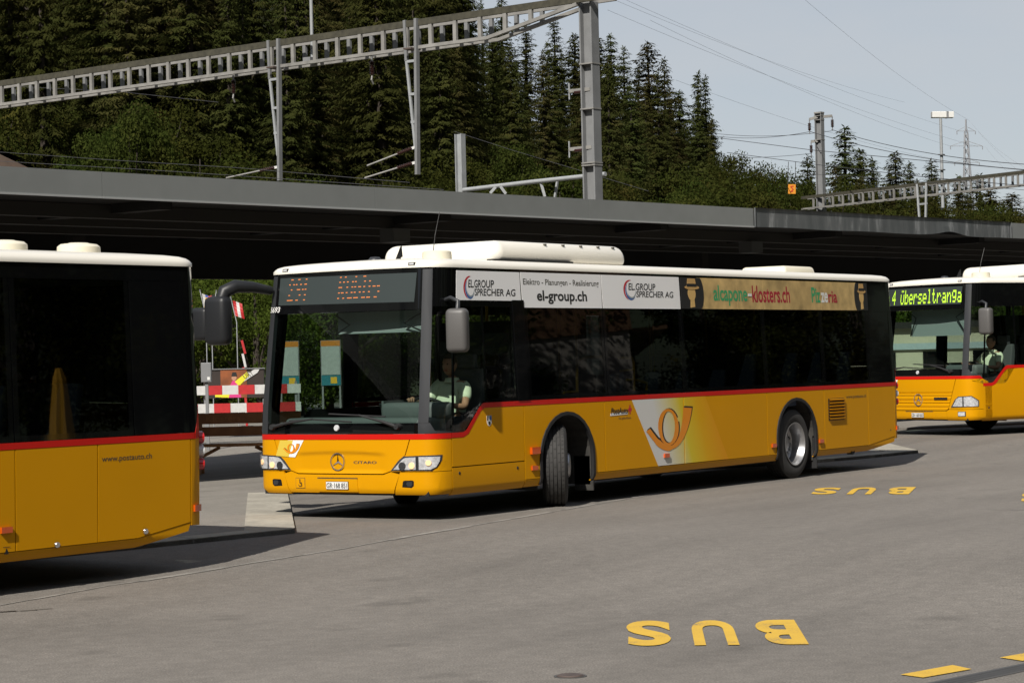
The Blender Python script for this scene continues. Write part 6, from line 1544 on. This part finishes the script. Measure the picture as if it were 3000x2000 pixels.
    hq = bpy.data.meshes.new('hair'); hh_.to_mesh(hq); hh_.free(); link_mesh('hair', hq, 'hair', e, 60)
    for sg in (-1, 1): MB().lathe([(0, .011), (.011, 0), (0, -.011)], c=tuple(hc+Vector((.088, sg*.03, .012))), n=8).build('eye', 'eye', e, 60)
    MB().box(tuple(hc+Vector((.088, 0, -.062))), (.012, .042, .008)).build('mouth', 'lamp_red', e)
    tag(e, label, 'person')
bpy.context.view_layer.update()
driver(bus_mid, 'driver in a pale green short-sleeved shirt at the wheel of the middle bus', ((-.99, .80, 1.27), (-.86, .42, 1.33)))
driver(bus_right, 'driver in a pale shirt at the wheel of the right bus', ((-.99, .80, 1.27), (-.86, .42, 1.33)))

# ---------------------------------------------------------------- the far side of the square, mirrored in the bus windows
mat('parasol_yellow', (.55, .30, .02), .8); mat('chalet_wall', (.22, .21, .19), .8, var2=.1); mat('chalet_wood', (.09, .045, .02), .8, var=.3, scale=5); mat('blossom', (.60, .58, .56), .8, var=.3, scale=30); mat('planter', (.16, .09, .05), .8)
rr2 = random.Random(77)
for i, (x, y) in enumerate(((-4, 19), (-7.5, 22.5), (-2.5, 24), (-11, 20))):
    e = empty('closed_parasol', (x, y, road_h(x, y))); MB().tube([(0, 0, 0), (0, 0, 2.7)], .03, 8).build('pole', 'rail_steel', e, 60)
    pts = []; b = MB(); n = 16; pr = [(.05, 2.72), (.12, 2.5), (.17, 2.0), (.22, 1.5), (.27, 1.12)]
    b.v = [((r*(1+.18*(k % 2)))*math.cos(2*math.pi*k/n), (r*(1+.18*(k % 2)))*math.sin(2*math.pi*k/n), z) for r, z in pr for k in range(n)]
    b.f = [(j*n+k, j*n+(k+1) % n, (j+1)*n+(k+1) % n, (j+1)*n+k) for j in range(len(pr)-1) for k in range(n)]
    b.build('folded_cloth', 'parasol_yellow', e); MB().box((0, 0, .05), (.6, .6, .1)).build('base', 'concrete', e)
    tag(e, 'closed yellow parasol mirrored in the windows of the left bus', 'parasol', 'closed parasols across the square')
for i, (x, y) in enumerate(((-15, 10.5), (-18.5, 12.5), (-22, 13.5), (-27, 14))):
    e = empty('flower_planter', (x, y, road_h(x, y)), (0, 0, rr2.uniform(-.3, .3))); MB().box((0, 0, .28), (1.9, .5, .56)).build('trough', 'planter', e)
    g = np.random.default_rng(100+i); P = g.uniform((-.95, -.3, .55), (.95, .3, .86), (700, 3)); D = g.normal(0, 1, P.shape); D /= np.linalg.norm(D, axis=1, keepdims=True)
    me = kite_mesh('blossoms', kites(P, D, g.normal(0, 1, P.shape), g.uniform(.05, .1, 700), g.uniform(.05, .09, 700))); o_ = link_mesh('blossoms', me, 'blossom', e); o_['kind'] = 'stuff'
    tag(e, 'trough of white flowers mirrored in the rear windows of the middle bus', 'planter', 'flower planters across the square')
ch = empty('chalet', (-48, 34, 0), (0, 0, R_(-35)))
MB().box((0, 0, 2.5), (16, 10, 5)).build('ground_floor', 'chalet_wall', ch); MB().box((0, 0, 6.2), (16.2, 10.2, 2.4)).build('upper_floor', 'chalet_wood', ch)
MB().quad((-9, -6.5, 7.2), (9, -6.5, 7.2), (9, 0, 10.6), (-9, 0, 10.6)).quad((9, 6.5, 7.2), (-9, 6.5, 7.2), (-9, 0, 10.6), (9, 0, 10.6)).build('roof', 'tiles', ch)
for k in range(5):
    for z_ in (1.6, 3.9, 6.3): MB().box((-6+3*k, -5.15, z_), (1.1, .12, 1.2)).build('window', 'black_gloss', ch)
MB().box((0, -5.7, 5.0), (15, 1.2, .12)).build('balcony', 'chalet_wood', ch)
tag(ch, 'pale chalet with dark timber upper floor mirrored in the bus windows', 'house')
for i in range(26):
    t_ = i/25; x = -62+92*t_+rr2.uniform(-2, 2); y = 29+rr2.uniform(-6, 9)
    put_tree('leafy_tree', BRD[rr2.randrange(4)], (x, y, -.1), rr2.uniform(8, 13), 11., rr2.uniform(.9, 1.3), rr2.uniform(0, 6.28), 'leafy tree across the square mirrored in the bus windows', 'leafy trees across the square')
